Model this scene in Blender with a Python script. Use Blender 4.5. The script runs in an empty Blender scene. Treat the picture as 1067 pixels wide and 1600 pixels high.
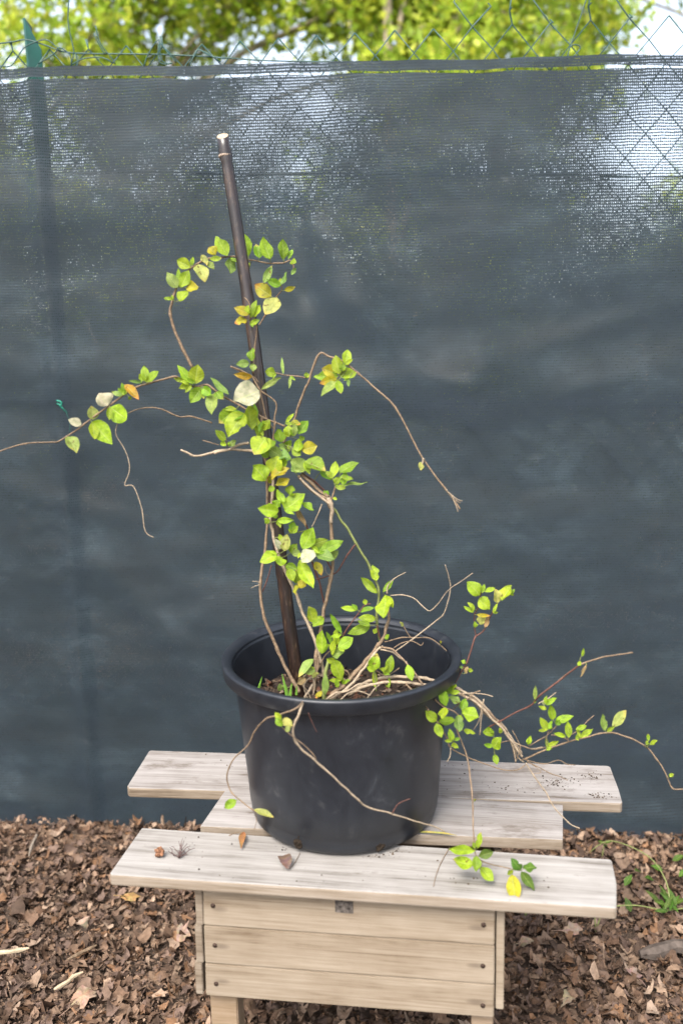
import bpy, bmesh, math, random
from mathutils import Vector, Matrix, noise as mnoise
random.seed(7)
scene = bpy.context.scene
R = math.radians

# ---------------------------------------------------------------- camera
CAM_H = 1.27
F_PX, PITCH, ROLL = 1400.0, 10.0, 1.2          # focal length in units of a 1067 x 1600 frame
cam_mat = Matrix.Rotation(R(90 - PITCH), 4, 'X') @ Matrix.Rotation(R(-ROLL), 4, 'Z')
CAM = Vector((0, 0, CAM_H))
cd = bpy.data.cameras.new('camera'); cam = bpy.data.objects.new('camera', cd)
scene.collection.objects.link(cam)
cam.matrix_world = Matrix.Translation(CAM) @ cam_mat
cd.sensor_fit = 'VERTICAL'; cd.sensor_height = 36.0; cd.sensor_width = 24.0
cd.lens = F_PX * 36.0 / 1600.0
cd.clip_start = 0.05; cd.clip_end = 2000
cd.dof.use_dof = True; cd.dof.focus_distance = 1.72; cd.dof.aperture_fstop = 2.3
scene.camera = cam

# ---------------------------------------------------------------- sky, sun, exposure
SUN_EL, SUN_AZ = 54.0, 205.0                  # soft light from high behind the camera's left shoulder
w = bpy.data.worlds.new('World'); scene.world = w; w.use_nodes = True
nt = w.node_tree; nt.nodes.clear()
sky = nt.nodes.new('ShaderNodeTexSky'); sky.sky_type = 'NISHITA'; sky.sun_disc = False
sky.sun_elevation = R(SUN_EL); sky.sun_rotation = R(SUN_AZ)
sky.air_density = 1.0; sky.dust_density = 4.0; sky.ozone_density = 1.0
hs = nt.nodes.new('ShaderNodeHueSaturation'); hs.inputs['Saturation'].default_value = 0.55
bg = nt.nodes.new('ShaderNodeBackground'); bg.inputs['Strength'].default_value = 0.15
wo = nt.nodes.new('ShaderNodeOutputWorld')
nt.links.new(sky.outputs[0], hs.inputs['Color']); nt.links.new(hs.outputs[0], bg.inputs['Color'])
nt.links.new(bg.outputs[0], wo.inputs['Surface'])
sd = bpy.data.lights.new('sun', 'SUN'); sd.energy = 1.2; sd.angle = R(28); sd.color = (1.0, 0.96, 0.90)
sun = bpy.data.objects.new('sun', sd); scene.collection.objects.link(sun)
az = R(SUN_AZ); el = R(SUN_EL)
to_sun = Vector((math.sin(az) * math.cos(el), math.cos(az) * math.cos(el), math.sin(el)))
sun.rotation_euler = to_sun.to_track_quat('Z', 'Y').to_euler()
scene.view_settings.view_transform = 'Standard'; scene.view_settings.look = 'None'
scene.view_settings.gamma = 1.0; scene.view_settings.use_curve_mapping = False
scene.view_settings.exposure = 1.9
scene.render.engine = 'CYCLES'
scene.cycles.transparent_max_bounces = 24

# ---------------------------------------------------------------- helpers
C = scene.collection
R3 = cam_mat.to_3x3()
RT, UP, FW = R3 @ Vector((1, 0, 0)), R3 @ Vector((0, 1, 0)), R3 @ Vector((0, 0, -1))
def ray(px, py): return FW + RT * ((px - 533.5) / F_PX) - UP * ((py - 800.0) / F_PX)
def atY(px, py, Y):
    d = ray(px, py); return CAM + d * (Y / d.y)
def atZ(px, py, Z):
    d = ray(px, py); return CAM + d * ((Z - CAM_H) / d.z)
FENCE_Y, FENCE_S = 2.23, -0.035
def atF(px, py, off=0.0):                       # point on the fence plane (off > 0: behind it)
    d = ray(px, py); t = (FENCE_Y + off) / (d.y - FENCE_S * d.x); return CAM + d * t
def atP(px, py, p, n):
    d = ray(px, py); return CAM + d * ((p - CAM).dot(n) / d.dot(n))

def link(o, parent=None):
    C.objects.link(o)
    if parent is not None: o.parent = parent
    return o
def tag(o, label=None, cat=None, group=None, kind=None):
    if label: o['label'] = label
    if cat: o['category'] = cat
    if group: o['group'] = group
    if kind: o['kind'] = kind
    return o
def empty(name, loc=(0, 0, 0), rz=0.0):
    o = bpy.data.objects.new(name, None); o.location = loc; o.rotation_euler = (0, 0, rz)
    o.empty_display_size = 0.05
    return link(o)
def mesh_obj(name, verts, faces, mat, parent=None, smooth=True, uvs=None, cols=None):
    me = bpy.data.meshes.new(name); me.from_pydata([tuple(v) for v in verts], [], faces)
    if uvs is not None:
        ul = me.uv_layers.new(name='UVMap')
        flat = [0.0] * (2 * len(me.loops))
        for i, l in enumerate(me.loops):
            flat[2 * i], flat[2 * i + 1] = uvs[l.vertex_index]
        ul.data.foreach_set('uv', flat)
    if cols is not None:
        ca = me.color_attributes.new('Col', 'FLOAT_COLOR', 'POINT')
        flat = []
        for c in cols: flat += [c[0], c[1], c[2], 1.0]
        ca.data.foreach_set('color', flat)
    if smooth: me.polygons.foreach_set('use_smooth', [True] * len(me.polygons))
    me.update()
    o = bpy.data.objects.new(name, me)
    if mat: me.materials.append(mat)
    return link(o, parent)
def bm_obj(name, bm, mat, parent=None, smooth=False):
    me = bpy.data.meshes.new(name); bmesh.ops.recalc_face_normals(bm, faces=bm.faces)
    bm.to_mesh(me); bm.free()
    if smooth: me.polygons.foreach_set('use_smooth', [True] * len(me.polygons))
    me.materials.append(mat)
    o = bpy.data.objects.new(name, me)
    return link(o, parent)
def catmull(pts, sub=4):
    out = []; n = len(pts)
    for i in range(n - 1):
        p0 = pts[max(i - 1, 0)]; p1 = pts[i]; p2 = pts[i + 1]; p3 = pts[min(i + 2, n - 1)]
        for k in range(sub):
            t = k / sub; t2 = t * t; t3 = t2 * t
            out.append(0.5 * ((2 * p1) + (p2 - p0) * t + (2 * p0 - 5 * p1 + 4 * p2 - p3) * t2 + (3 * p1 - p0 - 3 * p2 + p3) * t3))
    out.append(pts[-1].copy()); return out
def tube_data(pts, radii, sides=6, cap=True, v0=0):
    V, Fc = [], []; n = len(pts)
    up = Vector((0.13, -0.95, 0.28)).normalized()
    for i, p in enumerate(pts):
        t = (pts[min(i + 1, n - 1)] - pts[max(i - 1, 0)])
        t = t.normalized() if t.length > 1e-9 else Vector((0, 0, 1))
        a = t.cross(up)
        if a.length < 1e-3: a = t.cross(Vector((1, 0, 0)))
        a.normalize(); b = t.cross(a)
        for k in range(sides):
            an = 2 * math.pi * k / sides
            V.append(p + (a * math.cos(an) + b * math.sin(an)) * radii[i])
    for i in range(n - 1):
        for k in range(sides):
            k2 = (k + 1) % sides
            Fc.append((v0 + i * sides + k, v0 + i * sides + k2, v0 + (i + 1) * sides + k2, v0 + (i + 1) * sides + k))
    if cap:
        Fc.append(tuple(v0 + k for k in reversed(range(sides)))); Fc.append(tuple(v0 + (n - 1) * sides + k for k in range(sides)))
    return V, Fc
def tube(name, pts, r0, mat, parent=None, r1=None, sides=6, sub=4, smooth=True):
    pts = catmull([Vector(p) for p in pts], sub) if sub > 1 else [Vector(p) for p in pts]
    n = len(pts); r1 = r0 if r1 is None else r1
    V, Fc = tube_data(pts, [r0 + (r1 - r0) * i / (n - 1) for i in range(n)], sides)
    return mesh_obj(name, V, Fc, mat, parent, smooth)

# ---------------------------------------------------------------- materials
def mat(name):
    m = bpy.data.materials.new(name); m.use_nodes = True
    n = m.node_tree.nodes; l = m.node_tree.links
    return m, n, l, n['Principled BSDF'], n['Material Output']
def N(n, typ, **kw):
    x = n.new(typ)
    for k, v in kw.items():
        if k.startswith('i_'): x.inputs[k[2:].replace('_', ' ')].default_value = v
        else: setattr(x, k, v)
    return x
def ramp(n, stops):
    r = n.new('ShaderNodeValToRGB'); e = r.color_ramp.elements
    while len(e) < len(stops): e.new(0.5)
    for i, (p, c) in enumerate(stops):
        e[i].position = p; e[i].color = (c[0], c[1], c[2], 1) if len(c) == 3 else c
    return r
def math_n(n, l, op, a, b=None, clamp=False):
    x = n.new('ShaderNodeMath'); x.operation = op; x.use_clamp = clamp
    for i, v in enumerate((a, b)):
        if v is None: continue
        if isinstance(v, (int, float)): x.inputs[i].default_value = v
        else: l.new(v, x.inputs[i])
    return x.outputs[0]
def mix_c(n, l, fac, a, b, blend='MIX'):
    x = n.new('ShaderNodeMix'); x.data_type = 'RGBA'; x.blend_type = blend
    for i, v in ((0, fac), (6, a), (7, b)):
        if isinstance(v, (int, float)): x.inputs[i].default_value = v
        elif isinstance(v, tuple): x.inputs[i].default_value = (v[0], v[1], v[2], 1)
        else: l.new(v, x.inputs[i])
    return x.outputs[2]
def scaled_coord(n, l, sc, kind='Object', rand=0.0):
    tc = n.new('ShaderNodeTexCoord'); mp = n.new('ShaderNodeMapping'); mp.inputs['Scale'].default_value = sc
    l.new(tc.outputs[kind], mp.inputs['Vector'])
    if rand:
        oi = n.new('ShaderNodeObjectInfo'); cb = n.new('ShaderNodeCombineXYZ')
        v = math_n(n, l, 'MULTIPLY', oi.outputs['Random'], rand)
        for k in range(3): l.new(v, cb.inputs[k])
        l.new(cb.outputs[0], mp.inputs['Location'])
    return mp.outputs[0]
def noise_t(n, l, vec, scale, detail=4, rough=0.55, dist=0.0):
    x = n.new('ShaderNodeTexNoise'); x.inputs['Scale'].default_value = scale; x.inputs['Detail'].default_value = detail
    x.inputs['Roughness'].default_value = rough; x.inputs['Distortion'].default_value = dist
    if vec is not None: l.new(vec, x.inputs['Vector'])
    return x.outputs[0]
def bump(n, l, h, strength, dist, prin):
    b = n.new('ShaderNodeBump'); b.inputs['Strength'].default_value = strength; b.inputs['Distance'].default_value = dist
    l.new(h, b.inputs['Height']); l.new(b.outputs[0], prin.inputs['Normal']); return b

def wood_mat(name, dark, mid, light, rough=0.75, stain=None, screws=None):
    m, n, l, p, o = mat(name)
    v1 = scaled_coord(n, l, (1.7, 24, 24), rand=37.0)
    v2 = scaled_coord(n, l, (9, 260, 260), rand=11.0)
    v3 = scaled_coord(n, l, (3, 3, 3), rand=5.0)
    wv = n.new('ShaderNodeTexWave'); wv.wave_type = 'BANDS'; wv.bands_direction = 'Y'
    wv.inputs['Scale'].default_value = 0.45; wv.inputs['Distortion'].default_value = 7.0
    wv.inputs['Detail'].default_value = 3; wv.inputs['Detail Scale'].default_value = 0.7
    l.new(v1, wv.inputs['Vector'])
    n1 = noise_t(n, l, v1, 1.2, 5, 0.6, 0.4); n2 = noise_t(n, l, v2, 1.0, 3, 0.7)
    n3 = noise_t(n, l, v3, 2.5, 5, 0.6)
    a = math_n(n, l, 'MULTIPLY', wv.outputs[0], 0.10)
    b = math_n(n, l, 'MULTIPLY', n1, 0.62); c = math_n(n, l, 'MULTIPLY', n2, 0.62)
    s = math_n(n, l, 'ADD', math_n(n, l, 'ADD', a, b), c)
    s = math_n(n, l, 'ADD', s, math_n(n, l, 'MULTIPLY', math_n(n, l, 'SUBTRACT', n3, 0.5), 0.45))
    r = ramp(n, [(0.42, dark), (0.63, mid), (0.86, light)]); l.new(s, r.inputs[0])
    col = r.outputs[0]
    # dark hairline cracks and specks along the grain
    v4 = scaled_coord(n, l, (2.2, 320, 320), rand=23.0)
    n4 = noise_t(n, l, v4, 1.0, 3, 0.6)
    cr = ramp(n, [(0.60, (0, 0, 0)), (0.74, (1, 1, 1))]); l.new(n4, cr.inputs[0])
    col = mix_c(n, l, math_n(n, l, 'MULTIPLY', cr.outputs[0], 0.7), col, dark)
    if stain:
        v5 = scaled_coord(n, l, (6, 14, 14), rand=3.0)
        n5 = noise_t(n, l, v5, 1.6, 7, 0.72)
        sr = ramp(n, [(stain, (0, 0, 0)), (stain + 0.11, (1, 1, 1))]); l.new(n5, sr.inputs[0])
        col = mix_c(n, l, math_n(n, l, 'MULTIPLY', sr.outputs[0], 0.6), col, (0.07, 0.05, 0.035))
    if screws:                                              # rust run-off along the grain round the two screws
        tc = n.new('ShaderNodeTexCoord'); sx = n.new('ShaderNodeSeparateXYZ'); l.new(tc.outputs['Object'], sx.inputs[0])
        dx = math_n(n, l, 'MULTIPLY', math_n(n, l, 'SUBTRACT', math_n(n, l, 'ABSOLUTE', sx.outputs[0]), screws), 42.0)
        dz = math_n(n, l, 'MULTIPLY', math_n(n, l, 'SUBTRACT', sx.outputs[2], -0.002), 115.0)
        dd = math_n(n, l, 'ADD', math_n(n, l, 'MULTIPLY', dx, dx), math_n(n, l, 'MULTIPLY', dz, dz))
        dd = math_n(n, l, 'ADD', dd, math_n(n, l, 'MULTIPLY', n1, 0.9))
        sm = ramp(n, [(0.25, (1, 1, 1)), (1.0, (0, 0, 0))]); l.new(dd, sm.inputs[0])
        col = mix_c(n, l, math_n(n, l, 'MULTIPLY', sm.outputs[0], 0.65), col, (0.06, 0.042, 0.03))
    l.new(col, p.inputs['Base Color'])
    p.inputs['Roughness'].default_value = rough; p.inputs['Specular IOR Level'].default_value = 0.25
    bump(n, l, s, 0.3, 0.0015, p)
    return m
def simple(name, col, rough=0.6, spec=0.4, var=0.25, scale=60, metal=0.0, bmp=0.0, coat=0.0):
    m, n, l, p, o = mat(name)
    v = scaled_coord(n, l, (1, 1, 1), rand=9.0)
    t = noise_t(n, l, v, scale, 4, 0.6)
    r = ramp(n, [(0.3, tuple(c * (1 - var) for c in col)), (0.7, tuple(min(1, c * (1 + var)) for c in col))]); l.new(t, r.inputs[0])
    l.new(r.outputs[0], p.inputs['Base Color']); p.inputs['Roughness'].default_value = rough
    p.inputs['Specular IOR Level'].default_value = spec; p.inputs['Metallic'].default_value = metal
    if bmp: bump(n, l, t, bmp, 0.002, p)
    return m

M = {}
M['plank_front'] = wood_mat('weathered_plank_front', (0.095, 0.083, 0.070), (0.205, 0.190, 0.172), (0.272, 0.257, 0.238), stain=0.60)
M['plank_grey'] = wood_mat('weathered_plank_grey', (0.111, 0.092, 0.078), (0.207, 0.189, 0.174), (0.274, 0.255, 0.240), stain=0.545)
M['board'] = wood_mat('tan_front_board', (0.095, 0.064, 0.038), (0.190, 0.149, 0.105), (0.248, 0.204, 0.152), screws=0.207)
M['plank_edge'] = wood_mat('plank_edge', (0.09, 0.065, 0.042), (0.175, 0.138, 0.100), (0.24, 0.20, 0.158))
M['leg'] = wood_mat('tan_leg', (0.122, 0.079, 0.043), (0.202, 0.144, 0.090), (0.259, 0.194, 0.137))
M['end'] = None
M['end'] = simple('grey_end_grain', (0.075, 0.064, 0.055), 0.9, 0.1, 0.85, 170, bmp=1.0)
M['screw'] = simple('rusty_screw', (0.045, 0.028, 0.02), 0.7, 0.3, 0.4, 900, 0.4)
M['green_wire'] = simple('green_plastic_wire', (0.010, 0.050, 0.040), 0.45, 0.5, 0.3, 40)
M['green_post'] = simple('green_painted_post', (0.003, 0.062, 0.045), 0.4, 0.5, 0.25, 25)
M['tie'] = simple('green_tie', (0.01, 0.18, 0.12), 0.5, 0.4, 0.2, 50)

OPEN = []
for px_, py_, rad_, amt_ in ((1035, 185, .13, .55), (990, 255, .08, .32), (1067, 270, .08, .4), (500, 165, .06, .42), (395, 180, .06, .38), (75, 205, .08, .42), (470, 260, .04, .4), (440, 130, .07, .25)):
    q_ = atF(px_, py_); OPEN.append((q_.x, q_.z, rad_, amt_))
def fabric_mat():
    m, n, l, p, o = mat('dark_shade_net')
    tc = n.new('ShaderNodeTexCoord')
    sx = n.new('ShaderNodeSeparateXYZ'); l.new(tc.outputs['UV'], sx.inputs[0])     # uv in metres along the cloth
    u, v = sx.outputs[0], sx.outputs[1]
    wob = noise_t(n, l, tc.outputs['UV'], 9.0, 3, 0.6)
    vv = math_n(n, l, 'ADD', v, math_n(n, l, 'MULTIPLY', wob, 0.010))
    row = math_n(n, l, 'SINE', math_n(n, l, 'MULTIPLY', vv, 2 * math.pi / 0.0066))
    uu = math_n(n, l, 'ADD', u, math_n(n, l, 'MULTIPLY', wob, 0.012))
    colm = math_n(n, l, 'SINE', math_n(n, l, 'MULTIPLY', uu, 2 * math.pi / 0.0046))
    # openness: where knitted tapes have drifted apart, the net lets more light through
    mp = n.new('ShaderNodeMapping'); mp.inputs['Scale'].default_value = (1.0, 1.6, 1); l.new(tc.outputs['UV'], mp.inputs['Vector'])
    big = noise_t(n, l, mp.outputs[0], 3.0, 6, 0.62, 0.3)
    fine = noise_t(n, l, tc.outputs['UV'], 260.0, 2, 0.6)
    h = math_n(n, l, 'MULTIPLY', row, 0.5); h = math_n(n, l, 'ADD', h, math_n(n, l, 'MULTIPLY', colm, 0.32))
    h = math_n(n, l, 'ADD', h, math_n(n, l, 'MULTIPLY', math_n(n, l, 'SUBTRACT', fine, 0.5), 1.9))
    h = math_n(n, l, 'ADD', h, math_n(n, l, 'MULTIPLY', math_n(n, l, 'SUBTRACT', big, 0.5), 0.85))
    for gx, gz_, rad, amt in OPEN:                             # extra openness put in at chosen spots for pale sky glow
        dx = math_n(n, l, 'MULTIPLY', math_n(n, l, 'SUBTRACT', u, gx + 3), 1 / rad); dz = math_n(n, l, 'MULTIPLY', math_n(n, l, 'SUBTRACT', v, gz_), 0.8 / rad)
        rr_ = math_n(n, l, 'ADD', math_n(n, l, 'MULTIPLY', dx, dx), math_n(n, l, 'MULTIPLY', dz, dz))
        g = math_n(n, l, 'MULTIPLY', math_n(n, l, 'EXPONENT', math_n(n, l, 'MULTIPLY', rr_, -1.0)), amt)
        h = math_n(n, l, 'ADD', h, g)
    hr = ramp(n, [(0.69, (0, 0, 0)), (0.90, (1, 1, 1))]); 
    l.new(h, hr.inputs[0])
    hole = math_n(n, l, 'MULTIPLY', hr.outputs[0], 0.82)
    # colour of the tape: dark blue-green with pale dust
    d1 = noise_t(n, l, mp.outputs[0], 5.0, 8, 0.68, 0.2)
    mp2 = n.new('ShaderNodeMapping'); mp2.inputs['Scale'].default_value = (6, 60, 1); l.new(tc.outputs['UV'], mp2.inputs['Vector'])
    d2 = noise_t(n, l, mp2.outputs[0], 2.0, 5, 0.65)
    dd = math_n(n, l, 'ADD', math_n(n, l, 'MULTIPLY', d1, 0.84), math_n(n, l, 'MULTIPLY', d2, 0.16))
    cr = ramp(n, [(0.36, (0.0060, 0.0130, 0.0175)), (0.52, (0.0165, 0.0295, 0.0375)), (0.70, (0.056, 0.085, 0.102))]); l.new(dd, cr.inputs[0])
    lines = math_n(n, l, 'MULTIPLY', math_n(n, l, 'ADD', row, 1.0), 0.5)
    col = mix_c(n, l, math_n(n, l, 'MULTIPLY', lines, 0.75), cr.outputs[0], (0.004, 0.006, 0.008))
    fz_ = noise_t(n, l, tc.outputs['UV'], 330.0, 2, 0.7); fr_ = ramp(n, [(0.30, (0.35,) * 3), (0.56, (1, 1, 1)), (0.74, (2.6, 2.6, 2.6))]); l.new(fz_, fr_.inputs[0])
    col = mix_c(n, l, 1.0, col, fr_.outputs[0], 'MULTIPLY')
    dn = noise_t(n, l, mp.outputs[0], 11.0, 10, 0.75); dr = ramp(n, [(0.60, (0, 0, 0)), (0.74, (1, 1, 1))]); l.new(dn, dr.inputs[0])
    col = mix_c(n, l, math_n(n, l, 'MULTIPLY', dr.outputs[0], 0.35), col, (0.13, 0.14, 0.145))
    l.new(col, p.inputs['Base Color'])
    p.inputs['Roughness'].default_value = 0.55; p.inputs['Specular IOR Level'].default_value = 0.24
    bh = math_n(n, l, 'ADD', math_n(n, l, 'MULTIPLY', row, -0.5), fine)
    bump(n, l, bh, 0.35, 0.0012, p)
    tl = n.new('ShaderNodeBsdfTranslucent'); tl.inputs['Color'].default_value = (0.28, 0.31, 0.35, 1)   # thin tape glows a little when lit from behind
    m0 = n.new('ShaderNodeMixShader'); m0.inputs[0].default_value = 0.42
    l.new(p.outputs[0], m0.inputs[1]); l.new(tl.outputs[0], m0.inputs[2])
    tr = n.new('ShaderNodeBsdfTransparent'); ms = n.new('ShaderNodeMixShader')
    l.new(hole, ms.inputs[0]); l.new(m0.outputs[0], ms.inputs[1]); l.new(tr.outputs[0], ms.inputs[2])
    l.new(ms.outputs[0], o.inputs['Surface'])
    return m
M['fabric'] = fabric_mat()

def pot_mat():
    m, n, l, p, o = mat('black_pot_plastic')
    v = scaled_coord(n, l, (1, 1, 1)); vs = scaled_coord(n, l, (5, 5, 3.2))
    a = noise_t(n, l, v, 7, 8, 0.7, 0.4); b = noise_t(n, l, vs, 5, 7, 0.72, 0.6); c = noise_t(n, l, v, 55, 5, 0.7)
    s = math_n(n, l, 'ADD', math_n(n, l, 'MULTIPLY', a, 0.45), math_n(n, l, 'MULTIPLY', b, 0.55))
    r = ramp(n, [(0.40, (0.0068, 0.0086, 0.0124)), (0.58, (0.0125, 0.0150, 0.0200)), (0.68, (0.031, 0.035, 0.042))]); l.new(s, r.inputs[0])
    # pale scuffs
    sc = math_n(n, l, 'ADD', math_n(n, l, 'MULTIPLY', b, 0.6), math_n(n, l, 'MULTIPLY', c, 0.4))
    sr = ramp(n, [(0.565, (0, 0, 0)), (0.66, (1, 1, 1))]); l.new(sc, sr.inputs[0])
    col = mix_c(n, l, math_n(n, l, 'MULTIPLY', sr.outputs[0], 0.09), r.outputs[0], (0.25, 0.24, 0.22))
    l.new(col, p.inputs['Base Color'])
    rr = ramp(n, [(0.3, (0.33,) * 3), (0.7, (0.48,) * 3)]); l.new(s, rr.inputs[0]); l.new(rr.outputs[0], p.inputs['Roughness'])
    p.inputs['Specular IOR Level'].default_value = 0.5
    bump(n, l, c, 0.10, 0.001, p)
    return m
M['pot'] = pot_mat()

def vcol_mat(name, rough=0.85, spec=0.15, scale=70, var=0.5, transl=0.0):
    m, n, l, p, o = mat(name)
    ca = n.new('ShaderNodeVertexColor'); ca.layer_name = 'Col'
    v = scaled_coord(n, l, (1, 1, 1)); t = noise_t(n, l, v, scale, 5, 0.65)
    r = ramp(n, [(0.25, (1 - var,) * 3), (0.75, (1 + var * 0.5,) * 3)]); l.new(t, r.inputs[0])
    col = mix_c(n, l, 1.0, ca.outputs[0], r.outputs[0], 'MULTIPLY')
    l.new(col, p.inputs['Base Color']); p.inputs['Roughness'].default_value = rough; p.inputs['Specular IOR Level'].default_value = spec
    bump(n, l, t, 0.5, 0.002, p)
    if transl:
        tl = n.new('ShaderNodeBsdfTranslucent'); l.new(col, tl.inputs['Color'])
        ms = n.new('ShaderNodeMixShader'); ms.inputs[0].default_value = transl
        l.new(p.outputs[0], ms.inputs[1]); l.new(tl.outputs[0], ms.inputs[2]); l.new(ms.outputs[0], o.inputs['Surface'])
    return m
M['litter'] = vcol_mat('dry_leaf_litter', 0.8, 0.2, 120, 0.45)
M['tree_leaf'] = vcol_mat('tree_leaf', 0.5, 0.3, 30, 0.15, 0.6)
M['bark'] = simple('pale_bark', (0.28, 0.23, 0.17), 0.9, 0.1, 0.5, 14, bmp=0.6)

def leaf_mat(name, tipcol=None, tip0=0.6, spots=0.0):
    m, n, l, p, o = mat(name)
    oi = n.new('ShaderNodeObjectInfo'); tc = n.new('ShaderNodeTexCoord')
    sx = n.new('ShaderNodeSeparateXYZ'); l.new(tc.outputs['UV'], sx.inputs[0])
    u, v = sx.outputs[0], sx.outputs[1]                                         # u across (-1..1), v along
    vec = scaled_coord(n, l, (1, 1, 1), rand=50.0)
    t = noise_t(n, l, vec, 90, 5, 0.65)
    rv = ramp(n, [(0.30, (0.50, 0.58, 0.5)), (0.70, (1.25, 1.22, 1.2))]); l.new(t, rv.inputs[0])
    col = mix_c(n, l, 1.0, oi.outputs['Color'], rv.outputs[0], 'MULTIPLY')
    au = math_n(n, l, 'ABSOLUTE', u)
    if tipcol:
        e = math_n(n, l, 'ADD', v, math_n(n, l, 'MULTIPLY', math_n(n, l, 'SUBTRACT', t, 0.5), 0.8))
        e = math_n(n, l, 'MAXIMUM', e, math_n(n, l, 'MULTIPLY', au, 0.80))
        er = ramp(n, [(tip0, (0, 0, 0)), (min(1.0, tip0 + 0.28), (1, 1, 1))]); l.new(e, er.inputs[0])
        col = mix_c(n, l, er.outputs[0], col, tipcol)
    if spots:
        t2 = noise_t(n, l, vec, 150, 3, 0.5)
        sr = ramp(n, [(spots, (0, 0, 0)), (spots + 0.04, (1, 1, 1))]); l.new(t2, sr.inputs[0])
        col = mix_c(n, l, math_n(n, l, 'MULTIPLY', sr.outputs[0], 0.8), col, (0.10, 0.045, 0.015))
    # veins: midrib and slanting side veins, a little paler
    mr = ramp(n, [(0.0, (1, 1, 1)), (0.085, (0, 0, 0))]); l.new(au, mr.inputs[0])
    sv = math_n(n, l, 'SINE', math_n(n, l, 'MULTIPLY', math_n(n, l, 'SUBTRACT', v, math_n(n, l, 'MULTIPLY', au, 0.24)), 42.0))
    svr = ramp(n, [(0.80, (0, 0, 0)), (1.0, (1, 1, 1))]); l.new(sv, svr.inputs[0])
    vein = math_n(n, l, 'MAXIMUM', mr.outputs[0], math_n(n, l, 'MULTIPLY', svr.outputs[0], 0.40))
    vc = mix_c(n, l, 0.5, col, (0.50, 0.56, 0.20))
    col = mix_c(n, l, math_n(n, l, 'MULTIPLY', vein, 0.85), col, vc)
    # the underside is duller and paler
    ge = n.new('ShaderNodeNewGeometry')
    col = mix_c(n, l, math_n(n, l, 'MULTIPLY', ge.outputs['Backfacing'], 0.2), col, (0.24, 0.30, 0.17))
    l.new(col, p.inputs['Base Color']); p.inputs['Roughness'].default_value = 0.55; p.inputs['Specular IOR Level'].default_value = 0.3
    hgt = math_n(n, l, 'ADD', math_n(n, l, 'MULTIPLY', vein, -1.0), math_n(n, l, 'MULTIPLY', t, 0.6))
    bump(n, l, hgt, 0.5, 0.0012, p)
    tl = n.new('ShaderNodeBsdfTranslucent'); l.new(col, tl.inputs['Color'])
    ms = n.new('ShaderNodeMixShader'); ms.inputs[0].default_value = 0.48
    l.new(p.outputs[0], ms.inputs[1]); l.new(tl.outputs[0], ms.inputs[2]); l.new(ms.outputs[0], o.inputs['Surface'])
    return m
M['leaf'] = leaf_mat('leaf_plain', spots=0.70)
M['leaf_tip'] = leaf_mat('leaf_orange_tip', (0.55, 0.20, 0.05), 0.72, 0.66)
M['leaf_spot'] = leaf_mat('leaf_spotted', (0.45, 0.36, 0.08), 0.80, 0.635)
M['stem'] = simple('tan_stem', (0.155, 0.108, 0.068), 0.75, 0.2, 0.4, 160, bmp=0.5)
M['stem_pale'] = simple('pale_stem', (0.25, 0.195, 0.135), 0.75, 0.2, 0.35, 160, bmp=0.5)
M['stem_red'] = simple('red_brown_stem', (0.085, 0.034, 0.024), 0.6, 0.3, 0.35, 120, bmp=0.3)
M['stem_green'] = simple('green_stem', (0.15, 0.17, 0.055), 0.6, 0.3, 0.25, 90, bmp=0.2)
M['grass'] = simple('grass_blade', (0.16, 0.33, 0.045), 0.5, 0.3, 0.25, 60)

# ---------------------------------------------------------------- ground
def ground_h(x, y):
    h = 0.010 * mnoise.noise(Vector((x * 2.2, y * 2.2, 0.3))) + 0.006 * mnoise.noise(Vector((x * 7, y * 7, 1.7)))
    fy = FENCE_Y + FENCE_S * x
    d = fy - y
    if 0 <= d < 0.45:                                    # the litter is drifted up against the net
        h += 0.022 * (1 - d / 0.45) * (1.0 - 0.55 * x)
    h -= 0.012 * x if abs(x) < 2 else 0.024 * (1 if x > 0 else -1)
    return h
m_, n_, l_, p_, o_ = mat('brown_soil')
v_ = scaled_coord(n_, l_, (1, 1, 1)); t_ = noise_t(n_, l_, v_, 22, 8, 0.7)
r_ = ramp(n_, [(0.3, (0.035, 0.022, 0.015)), (0.6, (0.075, 0.05, 0.034)), (0.78, (0.16, 0.11, 0.075))]); l_.new(t_, r_.inputs[0])
l_.new(r_.outputs[0], p_.inputs['Base Color']); p_.inputs['Roughness'].default_value = 0.9
bump(n_, l_, t_, 0.8, 0.01, p_); M['soil'] = m_
xs = [-900, -200, -40, -12, -5, -3] + [-2.2 + 0.08 * i for i in range(56)] + [3, 5, 12, 40, 200, 900]
ys = [-900, -200, -40, -12, -4, -1.5] + [-0.4 + 0.08 * i for i in range(36)] + [3.2, 5, 12, 40, 200, 900]
V = [(x, y, (ground_h(x, y) - 0.012) if abs(x) < 2.3 and -0.5 < y < 2.5 else -0.03) for y in ys for x in xs]
nx = len(xs)
Fc = [(j * nx + i, j * nx + i + 1, (j + 1) * nx + i + 1, (j + 1) * nx + i) for j in range(len(ys) - 1) for i in range(nx - 1)]
tag(mesh_obj('ground', V, Fc, M['soil']), kind='structure')

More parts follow.
